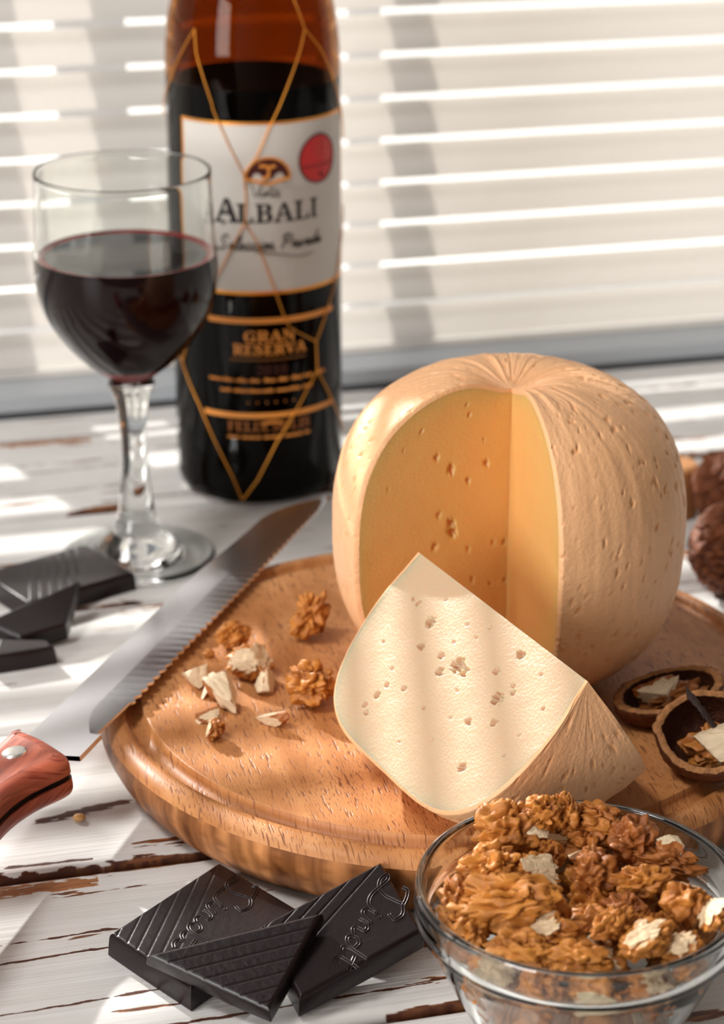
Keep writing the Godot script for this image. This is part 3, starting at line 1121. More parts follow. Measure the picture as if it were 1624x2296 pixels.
	var wires := [
		[Vector2(-36.7, 0.2127), Vector2(-34.4, 0.2028), Vector2(-23.6, 0.1828), Vector2(-22.9, 0.1803), Vector2(-13.6, 0.1664), Vector2(-3.9, 0.1531), Vector2(-2.7, 0.1437), Vector2(-3.8, 0.1321), Vector2(-8.7, 0.1257), Vector2(-32.0, 0.096), Vector2(-57.7, 0.0635)],
		[Vector2(-3.8, 0.1321), Vector2(3.7, 0.1236), Vector2(14.1, 0.1027)],
		[Vector2(33.3, 0.2248), Vector2(39.0, 0.2125), Vector2(50.9, 0.2035), Vector2(70.5, 0.1828), Vector2(78.8, 0.1743), Vector2(92.0, 0.160)],
		[Vector2(39.0, 0.2125), Vector2(34.7, 0.2048), Vector2(19.1, 0.1815), Vector2(12.7, 0.1731), Vector2(4.7, 0.1609), Vector2(-3.9, 0.1531)],
		[Vector2(14.1, 0.1027), Vector2(20.3, 0.0897), Vector2(24.4, 0.0839), Vector2(44.2, 0.0754), Vector2(45.1, 0.0617), Vector2(38.6, 0.0565), Vector2(14.1, 0.0317), Vector2(0.7, 0.0137), Vector2(-9.4, 0.0041)],
		[Vector2(90.0, 0.130), Vector2(64.9, 0.0986), Vector2(55.3, 0.0886), Vector2(44.2, 0.0754)],
		[Vector2(45.1, 0.0617), Vector2(62.2, 0.0431), Vector2(83.6, 0.0247)],
		[Vector2(-90.0, 0.09), Vector2(-57.7, 0.0635), Vector2(-40.1, 0.0466), Vector2(-15.8, 0.0154), Vector2(-9.4, 0.0041)],
		[Vector2(-36.7, 0.2127), Vector2(-60.0, 0.190), Vector2(-90.0, 0.17)]]
	for w in wires:
		var line := PackedVector3Array()
		for i in w.size() - 1:
			for k in 6:
				var q: Vector2 = w[i].lerp(w[i + 1], k / 6.0)
				line.append(on_bottle(q.x, maxf(q.y, 0.004), 0.0009))
		var e: Vector2 = w[w.size() - 1]
		line.append(on_bottle(e.x, e.y, 0.0009))
		net.tube(line, 0.00033, 5)
	part("wire_net", net.commit(), M.gold, t)
	# the wine inside
	var wine := MB.new()
	var ri := bottle_r - 0.0033
	wine.lathe([PackedVector2Array([Vector2(0.0001, 0.0085), Vector2(0.016, 0.0070), Vector2(0.0290, 0.0030), Vector2(0.0345, 0.0048), Vector2(ri + 0.0010, 0.0090), Vector2(ri, 0.0130), Vector2(ri, 0.10), Vector2(ri, 0.1875)]), PackedVector2Array([Vector2(ri, 0.1875), Vector2(0.02, 0.1872), Vector2(0.0001, 0.1872)])], 72)
	solo("bottled_wine", wine.commit(), M.dark_wine, Vector3(-0.0474, 0, -0.9477), "dark red wine filling the bottle up to its shoulder", "wine")


# a plain joined-up hand for short words: returns [strokes, width]
func cursive(s: String) -> Array:
	var glyph := {
		"S": [1.5, [[1.2, 1.9, 0.7, 2.3, 0.3, 1.7, 0.8, 1.0, 0.9, 0.2, 0.2, 0.0, -0.2, 0.5]]],
		"P": [1.5, [[0.5, 2.1, 0.2, 0.0], [-0.1, 1.7, 0.5, 2.3, 1.2, 1.9, 1.0, 1.2, 0.35, 1.0]]],
		"e": [0.8, [[0.0, 0.3, 0.5, 0.7, 0.35, 1.0, 0.1, 0.6, 0.3, 0.0, 0.8, 0.3]]],
		"l": [0.6, [[0.0, 0.3, 0.5, 1.8, 0.25, 2.0, 0.15, 0.3, 0.35, 0.0, 0.6, 0.3]]],
		"c": [0.75, [[0.55, 0.85, 0.25, 0.95, 0.1, 0.4, 0.35, 0.0, 0.75, 0.3]]],
		"i": [0.5, [[0.0, 0.3, 0.2, 0.95, 0.15, 0.2, 0.3, 0.0, 0.5, 0.3], [0.28, 1.4, 0.3, 1.45]]],
		"o": [0.8, [[0.4, 0.95, 0.05, 0.6, 0.25, 0.0, 0.6, 0.4, 0.4, 0.95, 0.8, 0.8]]],
		"n": [1.0, [[0.0, 0.9, 0.1, 0.0, 0.3, 0.8, 0.5, 0.95, 0.55, 0.2, 0.7, 0.0, 1.0, 0.3]]],
		"r": [0.7, [[0.0, 0.3, 0.2, 1.0, 0.45, 0.85, 0.4, 0.1, 0.7, 0.3]]],
		"v": [0.8, [[0.0, 0.9, 0.2, 0.0, 0.5, 0.9, 0.8, 0.8]]],
		"a": [0.9, [[0.55, 0.9, 0.15, 0.8, 0.15, 0.05, 0.5, 0.5, 0.6, 0.95, 0.55, 0.1, 0.9, 0.3]]],
		"d": [0.95, [[0.5, 0.9, 0.1, 0.7, 0.2, 0.0, 0.5, 0.5, 0.8, 2.1, 0.6, 0.3, 0.95, 0.3]]],
		" ": [0.7, []]}
	var out: Array = []
	var x := 0.0
	for ch in s:
		var g: Array = glyph[ch]
		for st: Array in g[1]:
			var line := PackedVector2Array()
			for k in range(0, st.size(), 2):
				line.append(Vector2(x + st[k] + 0.25 * st[k + 1], st[k + 1]))
			out.append(line)
		x += g[0]
	return [out, x]


# ---------------------------------------------------------------- glass of wine
func wine_glass() -> void:
	var at := Vector3(-0.0954, 0, -0.8546)
	var t := thing("wine_glass", "stemmed clear glass half full of red wine, left of the bottle", "wine glass", at)
	var wall := 0.0011
	var out := curve(PackedVector2Array([Vector2(0.0001, 0.0800), Vector2(0.0070, 0.0803), Vector2(0.0105, 0.0828), Vector2(0.0195, 0.0902), Vector2(0.0276, 0.0997), Vector2(0.0332, 0.1092), Vector2(0.0362, 0.1187), Vector2(0.0371, 0.1270), Vector2(0.0369, 0.1355), Vector2(0.0362, 0.1429), Vector2(0.0356, 0.1557), Vector2(0.0354, 0.1675)]), 4)
	var ins := curve(PackedVector2Array([Vector2(0.0354 - wall, 0.1675), Vector2(0.0356 - wall, 0.1557), Vector2(0.0362 - wall, 0.1429), Vector2(0.0369 - wall, 0.1355), Vector2(0.0371 - wall, 0.1270), Vector2(0.0361 - wall, 0.1190), Vector2(0.0328 - wall, 0.1098), Vector2(0.0268 - wall, 0.1008), Vector2(0.0180 - wall, 0.0918), Vector2(0.0090, 0.0852), Vector2(0.0001, 0.0836)]), 4)
	var whole := out.duplicate()
	whole.append(Vector2(0.0354 - wall * 0.2, 0.1682))
	whole.append(Vector2(0.0354 - wall * 0.8, 0.1682))
	whole.append_array(ins)
	var b := MB.new()
	b.lathe([whole], 96)
	part("glass_cup", b.commit(), M.cup, t)
	var stem := curve(PackedVector2Array([Vector2(0.0001, 0.0799), Vector2(0.0060, 0.0799), Vector2(0.0097, 0.0792), Vector2(0.0082, 0.0746), Vector2(0.0069, 0.0706), Vector2(0.0058, 0.0608), Vector2(0.0054, 0.0509), Vector2(0.0057, 0.0409), Vector2(0.0066, 0.0308), Vector2(0.0080, 0.0206), Vector2(0.0092, 0.0172), Vector2(0.0098, 0.0150), Vector2(0.0100, 0.0128), Vector2(0.0118, 0.0112), Vector2(0.0150, 0.0085), Vector2(0.0190, 0.0048), Vector2(0.0240, 0.0034), Vector2(0.0305, 0.0028), Vector2(0.0326, 0.0018), Vector2(0.0318, 0.0006), Vector2(0.0280, 0.0004), Vector2(0.0001, 0.0008)]), 4)
	b = MB.new()
	b.lathe([stem], 96)
	part("stem_and_foot", b.commit(), M.glass, t)
	var level := 0.1345
	var liquid := PackedVector2Array()
	var low := PackedVector2Array([Vector2(0.0001, 0.0834)])
	for k in range(ins.size() - 2, -1, -1):
		if ins[k].y < level - 0.0004 and ins[k].y > 0.0837:
			var q := Vector2(ins[k].x + 0.00012, ins[k].y - 0.00012)
			if q.y < 0.0892:
				low.append(q)
			else:
				if liquid.is_empty():
					liquid.append(low[low.size() - 1])
				liquid.append(q)
	var rr := 0.0369 - wall + 0.00012
	liquid.append(Vector2(rr, level - 0.0002))
	var surfaces := [[liquid, M.wine], [low, M.wine_thin], [PackedVector2Array([Vector2(rr, level - 0.0002), Vector2(rr - 0.0005, level - 0.0006), Vector2(rr - 0.0012, level - 0.0008), Vector2(rr - 0.0034, level - 0.0009)]), M.wine_thin], [PackedVector2Array([Vector2(rr - 0.0034, level - 0.0009), Vector2(0.015, level - 0.0009), Vector2(0.0001, level - 0.0009)]), M.wine_top]]
	var wm := ArrayMesh.new()
	for k in surfaces.size():
		var w := MB.new()
		w.lathe([surfaces[k][0]], 96)
		# outside out: down and outwards for the body, up for the top
		var up := k > 1
		var score := 0.0
		for i in range(0, w.ix.size(), 3):
			var p0 := w.v[w.ix[i]]
			var nn := (w.v[w.ix[i + 2]] - p0).cross(w.v[w.ix[i + 1]] - p0)
			score += nn.y * (1.0 if up else -1.0)
		if score < 0.0:
			w.ix.reverse()
		w.commit(wm, false)
	var liquid_node := solo("red_wine", wm, null, at, "red wine filling the lower half of the stemmed glass", "wine")
	for k in surfaces.size():
		liquid_node.set_surface_override_material(k, surfaces[k][1])


# ---------------------------------------------------------------- glass bowl
const BOWL := Vector3(0.060, 0, -0.5182)


func nut_bowl() -> void:
	var prof := PackedVector2Array()
	prof.append_array(curve(PackedVector2Array([Vector2(0.0001, 0.0015), Vector2(0.0200, 0.0012), Vector2(0.0245, 0.0004), Vector2(0.0268, 0.0022), Vector2(0.0310, 0.0110), Vector2(0.0360, 0.0210), Vector2(0.0405, 0.0310), Vector2(0.0424, 0.0365), Vector2(0.0440, 0.0378), Vector2(0.0452, 0.0392), Vector2(0.0455, 0.0430), Vector2(0.0455, 0.0485)]), 4))
	prof.append_array(curve(PackedVector2Array([Vector2(0.0451, 0.0497), Vector2(0.0442, 0.0501), Vector2(0.0432, 0.0496), Vector2(0.0428, 0.0480), Vector2(0.0426, 0.0430), Vector2(0.0418, 0.0395), Vector2(0.0400, 0.0360), Vector2(0.0378, 0.0310), Vector2(0.0332, 0.0210), Vector2(0.0280, 0.0110), Vector2(0.0230, 0.0056), Vector2(0.0150, 0.0044), Vector2(0.0001, 0.0042)]), 4))
	var b := MB.new()
	b.lathe([prof], 128)
	solo("glass_bowl", b.commit(), M.bowl_glass, BOWL, "small clear glass bowl of walnut kernels, at the lower right", "bowl")


# ---------------------------------------------------------------- bread knife
func knife() -> void:
	var t := thing("bread_knife", "serrated bread knife with a red-brown wooden handle, laid across the board's edge", "knife", Vector3(-0.07963, 0.0279, -0.66540))
	t.basis = Basis(Vector3.UP, deg_to_rad(70.67)) * Basis(Vector3.RIGHT, deg_to_rad(-7.0))
	# local x runs to the tip, z to the cutting edge
	var b := MB.new()
	var xs := PackedFloat32Array()
	var n := 520
	for i in n + 1:
		xs.append(lerpf(-0.040, 0.1995, float(i) / n))
	var spine := func(x: float) -> float:
		var k := clampf((x - 0.168) / 0.0315, 0.0, 1.0)
		return -0.0245 + 0.0040 * smoothstep(0.10, 0.168, x) + 0.0210 * pow(k, 2.2)
	var edge := func(x: float) -> float:
		if x < -0.0235:
			return 0.0010
		if x < 0.001:
			return -0.0008 + 0.0008 * smoothstep(-0.0235, 0.001, x) - 0.0004
		var k := clampf((x - 0.185) / 0.0146, 0.0, 1.0)
		var tooth := absf(sin(PI * x / 0.0052))
		return -0.0014 + 0.0023 * pow(tooth, 0.6) * (1.0 - k)
	var grind := func(x: float) -> float:
		var k := smoothstep(-0.026, -0.002, x)
		var s: float = spine.call(x)
		return lerpf(-0.0018, lerpf(-0.001, s, 0.42), sqrt(k))
	# upper and under side as two flats that meet at the edge
	for side in [1.0, -1.0]:
		var f1 := func(i: int, j: int) -> Vector3:
			var x := xs[i]
			var s: float = spine.call(x)
			var g: float = grind.call(x)
			return Vector3(x, 0.0009 * side, lerpf(s, g, j / 2.0))
		b.grid(n + 1, 3, f1)
		var f2 := func(i: int, j: int) -> Vector3:
			var x := xs[i]
			var g: float = grind.call(x)
			var e: float = edge.call(x)
			var k := j / 2.0
			var blunt := 0.0009 if x < -0.0235 else 0.00045
			return Vector3(x, lerpf(0.0009, blunt, k) * side, lerpf(g, e, k))
		b.grid(n + 1, 3, f2)
	b.grid(n + 1, 2, func(i: int, j: int) -> Vector3: return Vector3(xs[i], 0.0009 if j else -0.0009, spine.call(xs[i])))
	b.grid(n + 1, 2, func(i: int, j: int) -> Vector3:
		var blunt := 0.0009 if xs[i] < -0.0235 else 0.00045
		return Vector3(xs[i], blunt if j else -blunt, edge.call(xs[i])))
	part("blade", b.commit(null, false), M.metal, t)
	# outline of the handle, (x, z)
	var raw := PackedVector2Array([Vector2(-0.034, -0.0245), Vector2(-0.038, -0.014), Vector2(-0.045, -0.003), Vector2(-0.050, 0.0028), Vector2(-0.055, 0.0028), Vector2(-0.066, -0.0028), Vector2(-0.080, -0.0052), Vector2(-0.100, -0.0030), Vector2(-0.122, 0.0030), Vector2(-0.146, 0.0050), Vector2(-0.160, -0.001), Vector2(-0.163, -0.012), Vector2(-0.156, -0.0222), Vector2(-0.130, -0.0250), Vector2(-0.080, -0.0258), Vector2(-0.042, -0.0262)])
	var ring := PackedVector2Array()
	var m := raw.size()
	for i in m:
		for k in 6:
			ring.append(raw[i].cubic_interpolate(raw[(i + 1) % m], raw[(i - 1 + m) % m], raw[(i + 2) % m], k / 6.0))
	var cnt := ring.size()
	var nrm := PackedVector2Array()
	for i in cnt:
		var d := (ring[(i + 1) % cnt] - ring[(i - 1 + cnt) % cnt]).normalized()
		nrm.append(Vector2(d.y, -d.x))
	var inner := 0.0
	for i in cnt:
		inner += ring[i].cross(ring[(i + 1) % cnt])
	var sgn := 1.0 if inner > 0.0 else -1.0
	var steps := [[0.0, 0.0010], [0.0, 0.0036], [0.00015, 0.0046], [0.0006, 0.0056], [0.0013, 0.0064], [0.0023, 0.0070], [0.0034, 0.00735], [0.0048, 0.0075]]
	for side in [1.0, -1.0]:
		var hb := MB.new()
		var first := hb.grid(cnt, steps.size(), func(i: int, j: int) -> Vector3:
			var q := ring[i] - nrm[i] * sgn * float(steps[j][0])
			return Vector3(q.x, steps[j][1] * side, q.y), true, false,
			func(i: int, j: int) -> Vector2: return Vector2(ring[i].x * 9.0, ring[i].y * 20.0 + steps[j][1] * 20.0))
		for lid in [steps.size() - 1, 0]:
			var poly := PackedVector2Array()
			for i in cnt:
				var q := ring[i] - nrm[i] * sgn * float(steps[lid][0])
				poly.append(q)
			var tri := Geometry2D.triangulate_polygon(poly)
			var base := hb.v.size()
			for q in poly:
				hb.p(Vector3(q.x, steps[lid][1] * side, q.y), Vector2(q.x * 9.0, q.y * 20.0 + steps[lid][1] * 20.0))
			for k in range(0, tri.size(), 3):
				hb.tri(base + tri[k], base + tri[k + 1], base + tri[k + 2])
		part("handle_scale", hb.commit(null, false), M.handle, t)
	var tg := MB.new()
	tg.grid(cnt, 2, func(i: int, j: int) -> Vector3:
		var q := ring[i] - nrm[i] * sgn * 0.0006
		return Vector3(q.x, 0.00105 if j else -0.00105, q.y), true)
	part("tang", tg.commit(null, false), mat(Color(0.12, 0.11, 0.11), 0.35, 0.8), t)
	for x in [-0.052, -0.100, -0.142]:
		var rv := MB.new()
		rv.lathe([PackedVector2Array([Vector2(0.0001, 0.00830), Vector2(0.0034, 0.00825), Vector2(0.0041, 0.0078), Vector2(0.0042, 0.0060)])], 28)
		var o := part("rivet", rv.commit(null, false), mat(Color(0.93, 0.92, 0.90), 0.25, 0.9), t)
		o.position = Vector3(x, 0, -0.0155)


# ---------------------------------------------------------------- chocolate
# a slab over a four-cornered outline (x, z); cut(x, z) gives the depth of its grooves
func slab(q: PackedVector2Array, thick: float, cut: Callable, nu := 150, nv := 120, bevel := 0.0011) -> ArrayMesh:
	var b := MB.new()
	var centre := (q[0] + q[1] + q[2] + q[3]) / 4.0
	var at := func(u: float, v: float) -> Vector2:
		return q[0].lerp(q[1], u).lerp(q[3].lerp(q[2], u), v)
	var edge_d := func(p: Vector2) -> float:
		var d := 1.0
		for k in 4:
			if q[k].distance_to(q[(k + 1) % 4]) > 0.0005:
				d = minf(d, p.distance_to(Geometry2D.get_closest_point_to_segment(p, q[k], q[(k + 1) % 4])))
		return d
	var ease := func(t: float) -> float:
		return lerpf(t, smoothstep(0.0, 1.0, t), 0.35)
	b.grid(nu + 1, nv + 1, func(i: int, j: int) -> Vector3:
		var p: Vector2 = at.call(ease.call(float(i) / nu), ease.call(float(j) / nv))
		var d: float = edge_d.call(p)
		var h := thick - 0.0008 * pow(1.0 - clampf(d / bevel, 0.0, 1.0), 2.0)
		h -= float(cut.call(p)) * smoothstep(0.0, 0.0010, d)
		return Vector3(p.x, h, p.y))
	# skirt
	var ring: Array = []
	for i in nu + 1:
		ring.append(at.call(ease.call(float(i) / nu), 0.0))
	for j in range(1, nv + 1):
		ring.append(at.call(1.0, ease.call(float(j) / nv)))
	for i in range(nu - 1, -1, -1):
		ring.append(at.call(ease.call(float(i) / nu), 1.0))
	for j in range(nv - 1, 0, -1):
		ring.append(at.call(0.0, ease.call(float(j) / nv)))
	var hs := [thick - 0.0008, thick - 0.0016, thick * 0.5, 0.0005, 0.0]
	var outs := [0.0, 0.0003, 0.0006, 0.0009, 0.0005]
	b.grid(ring.size(), hs.size(), func(i: int, j: int) -> Vector3:
		var p: Vector2 = ring[i]
		var o: Vector2 = (p - centre).normalized() * float(outs[j])
		return Vector3(p.x + o.x, hs[j], p.y + o.y), true)
	var m := b.commit(null, false)
	return m


func stripes(dir: Vector2, from: Vector2, offs: Array) -> Callable:
	var n := Vector2(-dir.y, dir.x).normalized()
	return func(p: Vector2) -> float:
		var s := (p - from).dot(n)
		var d := 0.0
		for o: float in offs:
			d = maxf(d, 0.00026 * exp(-pow((s - o) / 0.00024, 2.0)))
		return d


# the raised name on a square of chocolate: at, along and up lie in the square's plane
func name_strokes(at: Vector2, along: Vector2, up: Vector2, ux: float, uy: float, h: float) -> ArrayMesh:
	var b := MB.new()
	var strokes := [
		[1.75, 1.9, 1.95, 2.45, 1.55, 2.8, 1.05, 2.4, 0.95, 1.7, 0.85, 0.8, 0.55, 0.15, 0.1, -0.05, -0.25, 0.2, 0.0, 0.45, 0.5, 0.2, 1.0, -0.05, 1.45, 0.0, 1.7, 0.35, 1.92, 0.95, 1.85, 0.25, 2.05, 0.0, 2.3, 0.3, 2.5, 0.95, 2.5, 0.05],
		[0.15, 1.75, 0.2, 2.2, 0.6, 2.45, 1.1, 2.5],
		[2.5, 0.35, 2.75, 0.9, 3.0, 0.85, 2.95, 0.2, 3.1, 0.0, 3.35, 0.25],
		[4.05, 0.8, 3.7, 0.95, 3.45, 0.5, 3.55, 0.0, 3.85, 0.15, 4.1, 0.8, 4.35, 2.1, 4.1, 0.6, 4.15, 0.05, 4.4, 0.1, 4.6, 0.4],
		[4.95, 1.85, 4.7, 0.6, 4.7, 0.1, 4.95, 0.0, 5.25, 0.3],
		[4.4, 1.2, 5.2, 1.3],
		[2.05, 1.35, 2.1, 1.45]]
	for st: Array in strokes:
		var line := PackedVector2Array()
		for k in range(0, st.size(), 2):
			line.append(Vector2(st[k], st[k + 1]))
		for off in [-0.00042, 0.00042]:
			var pts := PackedVector3Array()
			var cv := curve(line, 6)
			for k in cv.size():
				var a := cv[maxi(k - 1, 0)]
				var e := cv[mini(k + 1, cv.size() - 1)]
				var d := (along * (e.x - a.x) * ux + up * (e.y - a.y) * uy).normalized()
				var p: Vector2 = at + along * cv[k].x * ux + up * cv[k].y * uy + Vector2(-d.y, d.x) * off
				pts.append(Vector3(p.x, h, p.y))
			b.tube(pts, 0.00034, 6)
	return b.commit(null, false)


func chocolate() -> void:
	var none := func(_p: Vector2) -> float: return 0.0
	var names := "squares of dark chocolate"
	# corners in the world's x, z, then taken to the middle of the piece
	var tl := Vector2(-0.0755, -0.5565)
	var tt := Vector2(-0.0452, -0.5968)
	var tr := Vector2(-0.0190, -0.5691)
	var tb := tl + tr - tt
	var mid := (tl + tr) / 2
	var q := PackedVector2Array([tl - mid, tt - mid, tr - mid, tb - mid])
	var dirA := ((tl + (tt - tl) * 0.245 + (tb - tl) * 0.55) - tt).normalized()
	var steps := [0.0, 0.0044, 0.0083, 0.0122, 0.0160, 0.0200]
	var sA := signf(Vector2(-dirA.y, dirA.x).dot(tl - tt))
	var offs: Array = []
	for s: float in steps:
		offs.append(s * sA)
	var o := thing("chocolate_square", "dark chocolate square with slanting grooves and a script name, lying flat at the left", "chocolate", Vector3(mid.x, 0, mid.y), names)
	part("chocolate_body", slab(q, 0.0080, stripes(dirA, tt - mid, offs)), M.choc, o)
	var al := (Vector2(-0.0535, -0.5556) - Vector2(-0.0404, -0.5865)).normalized()
	part("lettering", name_strokes(Vector2(-0.0409, -0.5868) - mid, al, Vector2(-al.y, al.x) * -1.0, 0.0078, 0.0044, 0.0079), M.choc, o)
	# right square of the same mould, its back corner up on the board's rim
	var ct := Vector3(0.0056, 0.0232, -0.5722)
	var cr := Vector3(0.0174, 0.0160, -0.5460)
	var cb := Vector3(-0.0178, 0.0090, -0.5222)
	var cl := ct + cb - cr
	var cup := (cr - ct).cross(cb - ct).normalized()
	if cup.y < 0.0:
		cup = -cup
	var cx := (cr - cb).normalized()
	var cz := cx.cross(cup)
	var flat := func(p: Vector3) -> Vector2: return Vector2((p - cb).dot(cx), (p - cb).dot(cz))
	o = thing("chocolate_square", "tilted dark chocolate square with a script name, between the glass bowl and the board", "chocolate", cb - cup * 0.0080, names)
	o.basis = Basis(cx, cup, cz)
	var ft: Vector2 = flat.call(ct)
	var fl: Vector2 = flat.call(cl)
	var fr: Vector2 = flat.call(cr)
	q = PackedVector2Array([fl, ft, fr, Vector2.ZERO])
	var dirC := (fl.lerp(Vector2.ZERO, 0.56).lerp(fl.lerp(ft, 0.245).lerp(fr * 0.245, 0.56), 0.35) - ft).normalized()
	offs = []
	for s: float in steps:
		offs.append(s * 0.86 * signf(Vector2(-dirC.y, dirC.x).dot(fl - ft)))
	part("chocolate_body", slab(q, 0.0080, stripes(dirC, ft, offs)), M.choc, o)
	var n_at := ft.lerp(fr, 0.20) + (fl - ft) * 0.05
	var n_to := Vector2.ZERO.lerp(fr, 0.30) + (fl - Vector2.ZERO) * 0.14
	al = (n_to - n_at).normalized()
	var side_up := Vector2(-al.y, al.x)
	if side_up.dot(fr - ft) < 0.0:
		side_up = -side_up
	part("lettering", name_strokes(n_at, al, side_up, n_at.distance_to(n_to) / 5.3, 0.0040, 0.0079), M.choc, o)
	# broken triangle leaning on both
	var v1 := Vector3(-0.0618, 0.0162, -0.5330)
	var v2 := Vector3(-0.0119, 0.0228, -0.5448)
	var v3 := Vector3(-0.0262, 0.0088, -0.5169)
	var ex := (v2 - v1).normalized()
	var up := (v3 - v1).cross(v2 - v1).normalized()
	if up.y < 0.0:
		up = -up
	var ez := ex.cross(up)
	o = thing("chocolate_piece", "broken triangle of ridged dark chocolate on top of the two front squares", "chocolate", v1 - up * 0.0062, names)
	o.basis = Basis(ex, up, ez)
	var w3 := Vector2((v3 - v1).dot(ex), (v3 - v1).dot(ez))
	var w2 := Vector2(v1.distance_to(v2), 0.0)
	var offs3: Array = []
	for k in range(1, 7):
		offs3.append(w3.y * k / 6.6)
	part("chocolate_body", slab(PackedVector2Array([Vector2.ZERO, w2, w3, w3 - Vector2(0.0004, 0)]), 0.0062, stripes(Vector2(1, 0), Vector2.ZERO, offs3)), M.choc, o)
	# the three pieces at the left edge
	var dt := Vector2(-0.1172, -0.8505)
	var dr := Vector2(-0.0940, -0.8213)
	var back := Vector2(-0.80, 0.60) * 0.0495
	q = PackedVector2Array([dt + back, dt, dr, dr + back])
	mid = (dt + dr + back) / 2 
	for k in 4:
		q[k] -= mid
	o = thing("chocolate_square", "dark chocolate square with grooves, beside the foot of the wine glass", "chocolate", Vector3(mid.x, 0, mid.y), "dark chocolate at the left edge")
	var d4 := (Vector2(-0.1165, -0.8030) - Vector2(-0.1010, -0.8380)).normalized()
	var dl := (dt + back * 0.42 + (dr - dt) * 0.0 - mid)
	var dir4 := (dr + back * 0.62 - (dt + back * 0.20)).normalized()
	part("chocolate_body", slab(q, 0.0080, stripes(dir4, dt + back * 0.20 - mid, [0.0, 0.0040, 0.0080, 0.0120, 0.0160, -0.0040])), M.choc, o)
	# broken one leaning on it
	var e1 := Vector3(-0.1420, 0.0118, -0.7712)
	var e2 := Vector3(-0.1127, 0.0168, -0.7942)
	var e3 := Vector3(-0.1155, 0.0088, -0.7693)
	up = (e3 - e1).cross(e2 - e1).normalized()
	if up.y < 0.0:
		up = -up
	ex = (e2 - e1).normalized()
	ez = ex.cross(up)
	o = thing("chocolate_piece", "broken corner of dark chocolate leaning on the square near the wine glass", "chocolate", e1 - up * 0.0078, "dark chocolate at the left edge")
	o.basis = Basis(ex, up, ez)
	var f := func(p: Vector3) -> Vector2: return Vector2((p - e1).dot(ex), (p - e1).dot(ez))
	var f3: Vector2 = f.call(e3)
	var f4: Vector2 = f.call(Vector3(-0.1318, 0.0085, -0.7605))
	part("chocolate_body", slab(PackedVector2Array([Vector2(-0.006, 0.0), f.call(e2), f3, f4]), 0.0078, none, 60, 50), M.choc, o)
	# small bit
	q = PackedVector2Array([Vector2(-0.1400, -0.7600), Vector2(-0.1215, -0.7590), Vector2(-0.1178, -0.7528), Vector2(-0.1400, -0.7440)])
	mid = Vector2(-0.130, -0.752)
	for k in 4:
		q[k] -= mid
	o = thing("chocolate_piece", "small dark chocolate fragment at the left edge, nearest the knife handle", "chocolate", Vector3(mid.x, 0, mid.y), "dark chocolate at the left edge")
	part("chocolate_body", slab(q, 0.0075, none, 60, 50), M.choc, o)


# ---------------------------------------------------------------- walnuts
# a lobed kernel, size in metres; snaps = how many sides are broken to the pale flesh
func kernel(seed_: int, size: Vector3, snaps: int, tone: float, res := 64, lobes := 1.0) -> ArrayMesh:
	var b := MB.new()
	var n1 := noise(seed_, 1.15, 2)
	var n2 := noise(seed_ + 100, 1.0, 1)
	var n3 := noise(seed_ + 200, 2.5, 2)
	var rng := RandomNumberGenerator.new()
	rng.seed = seed_
	var cuts: Array = []
	for k in snaps:
		var d := Vector3(rng.randf_range(-1, 1), rng.randf_range(0.1, 1.0), rng.randf_range(-0.3, 1)).normalized()
		cuts.append([d, rng.randf_range(0.30, 0.58)])
	var busy := 0.80 * clampf(size.x / 0.0155, 0.92, 1.75)
	var skin := Color(0.60, 0.235, 0.042).lerp(Color(0.22, 0.055, 0.016), tone)
	var deep := Color(0.24, 0.066, 0.014)
	var flesh := Color(0.74, 0.56, 0.35)
	var nv := res * 3 / 4
	var cols := PackedColorArray()
	cols.resize(res * (nv + 1))
	b.grid(res, nv + 1, func(i: int, j: int) -> Vector3:
		var g := TAU * i / res
		var e := PI * j / nv
		var d := Vector3(sin(e) * cos(g), cos(e), sin(e) * sin(g))
		var wp := d + Vector3(n1.get_noise_3dv(d + Vector3(9, 0, 0)), n1.get_noise_3dv(d + Vector3(0, 9, 0)), n1.get_noise_3dv(d + Vector3(0, 0, 9))) * 0.38
		var lump := n1.get_noise_3dv(d * 1.2)
		var v := absf(n2.get_noise_3dv(wp * busy))
		var groove := exp(-pow(v / 0.16, 2.0))
		var v2 := absf(n2.get_noise_3dv(wp * 1.75 + Vector3(4, 4, 4)))
		var fine := exp(-pow(v2 / 0.13, 2.0))
		var r := 1.0 + 0.34 * lump * lobes - (0.27 * groove + 0.07 * fine) * lobes + 0.012 * n3.get_noise_3dv(d)
		var p := d * r
		var col := skin.lerp(deep, clampf(0.15 + 0.55 * groove * 0.6 + 0.8 * n3.get_noise_3dv(d * 0.5), 0.0, 1.0))
		for cu in cuts:
			var dd: Vector3 = cu[0]
			var far := p.dot(dd) - float(cu[1]) - 0.06 * n3.get_noise_3dv(d * 0.6)
			if far > 0.0:
				p -= dd * far * 0.93
				col = col.lerp(flesh * (0.94 + 0.25 * n3.get_noise_3dv(d * 1.5)), smoothstep(0.0, 0.09, far))
		cols[i * (nv + 1) + j] = col
		return p * size * 0.5, true)
	b.c = cols
	return b.commit()


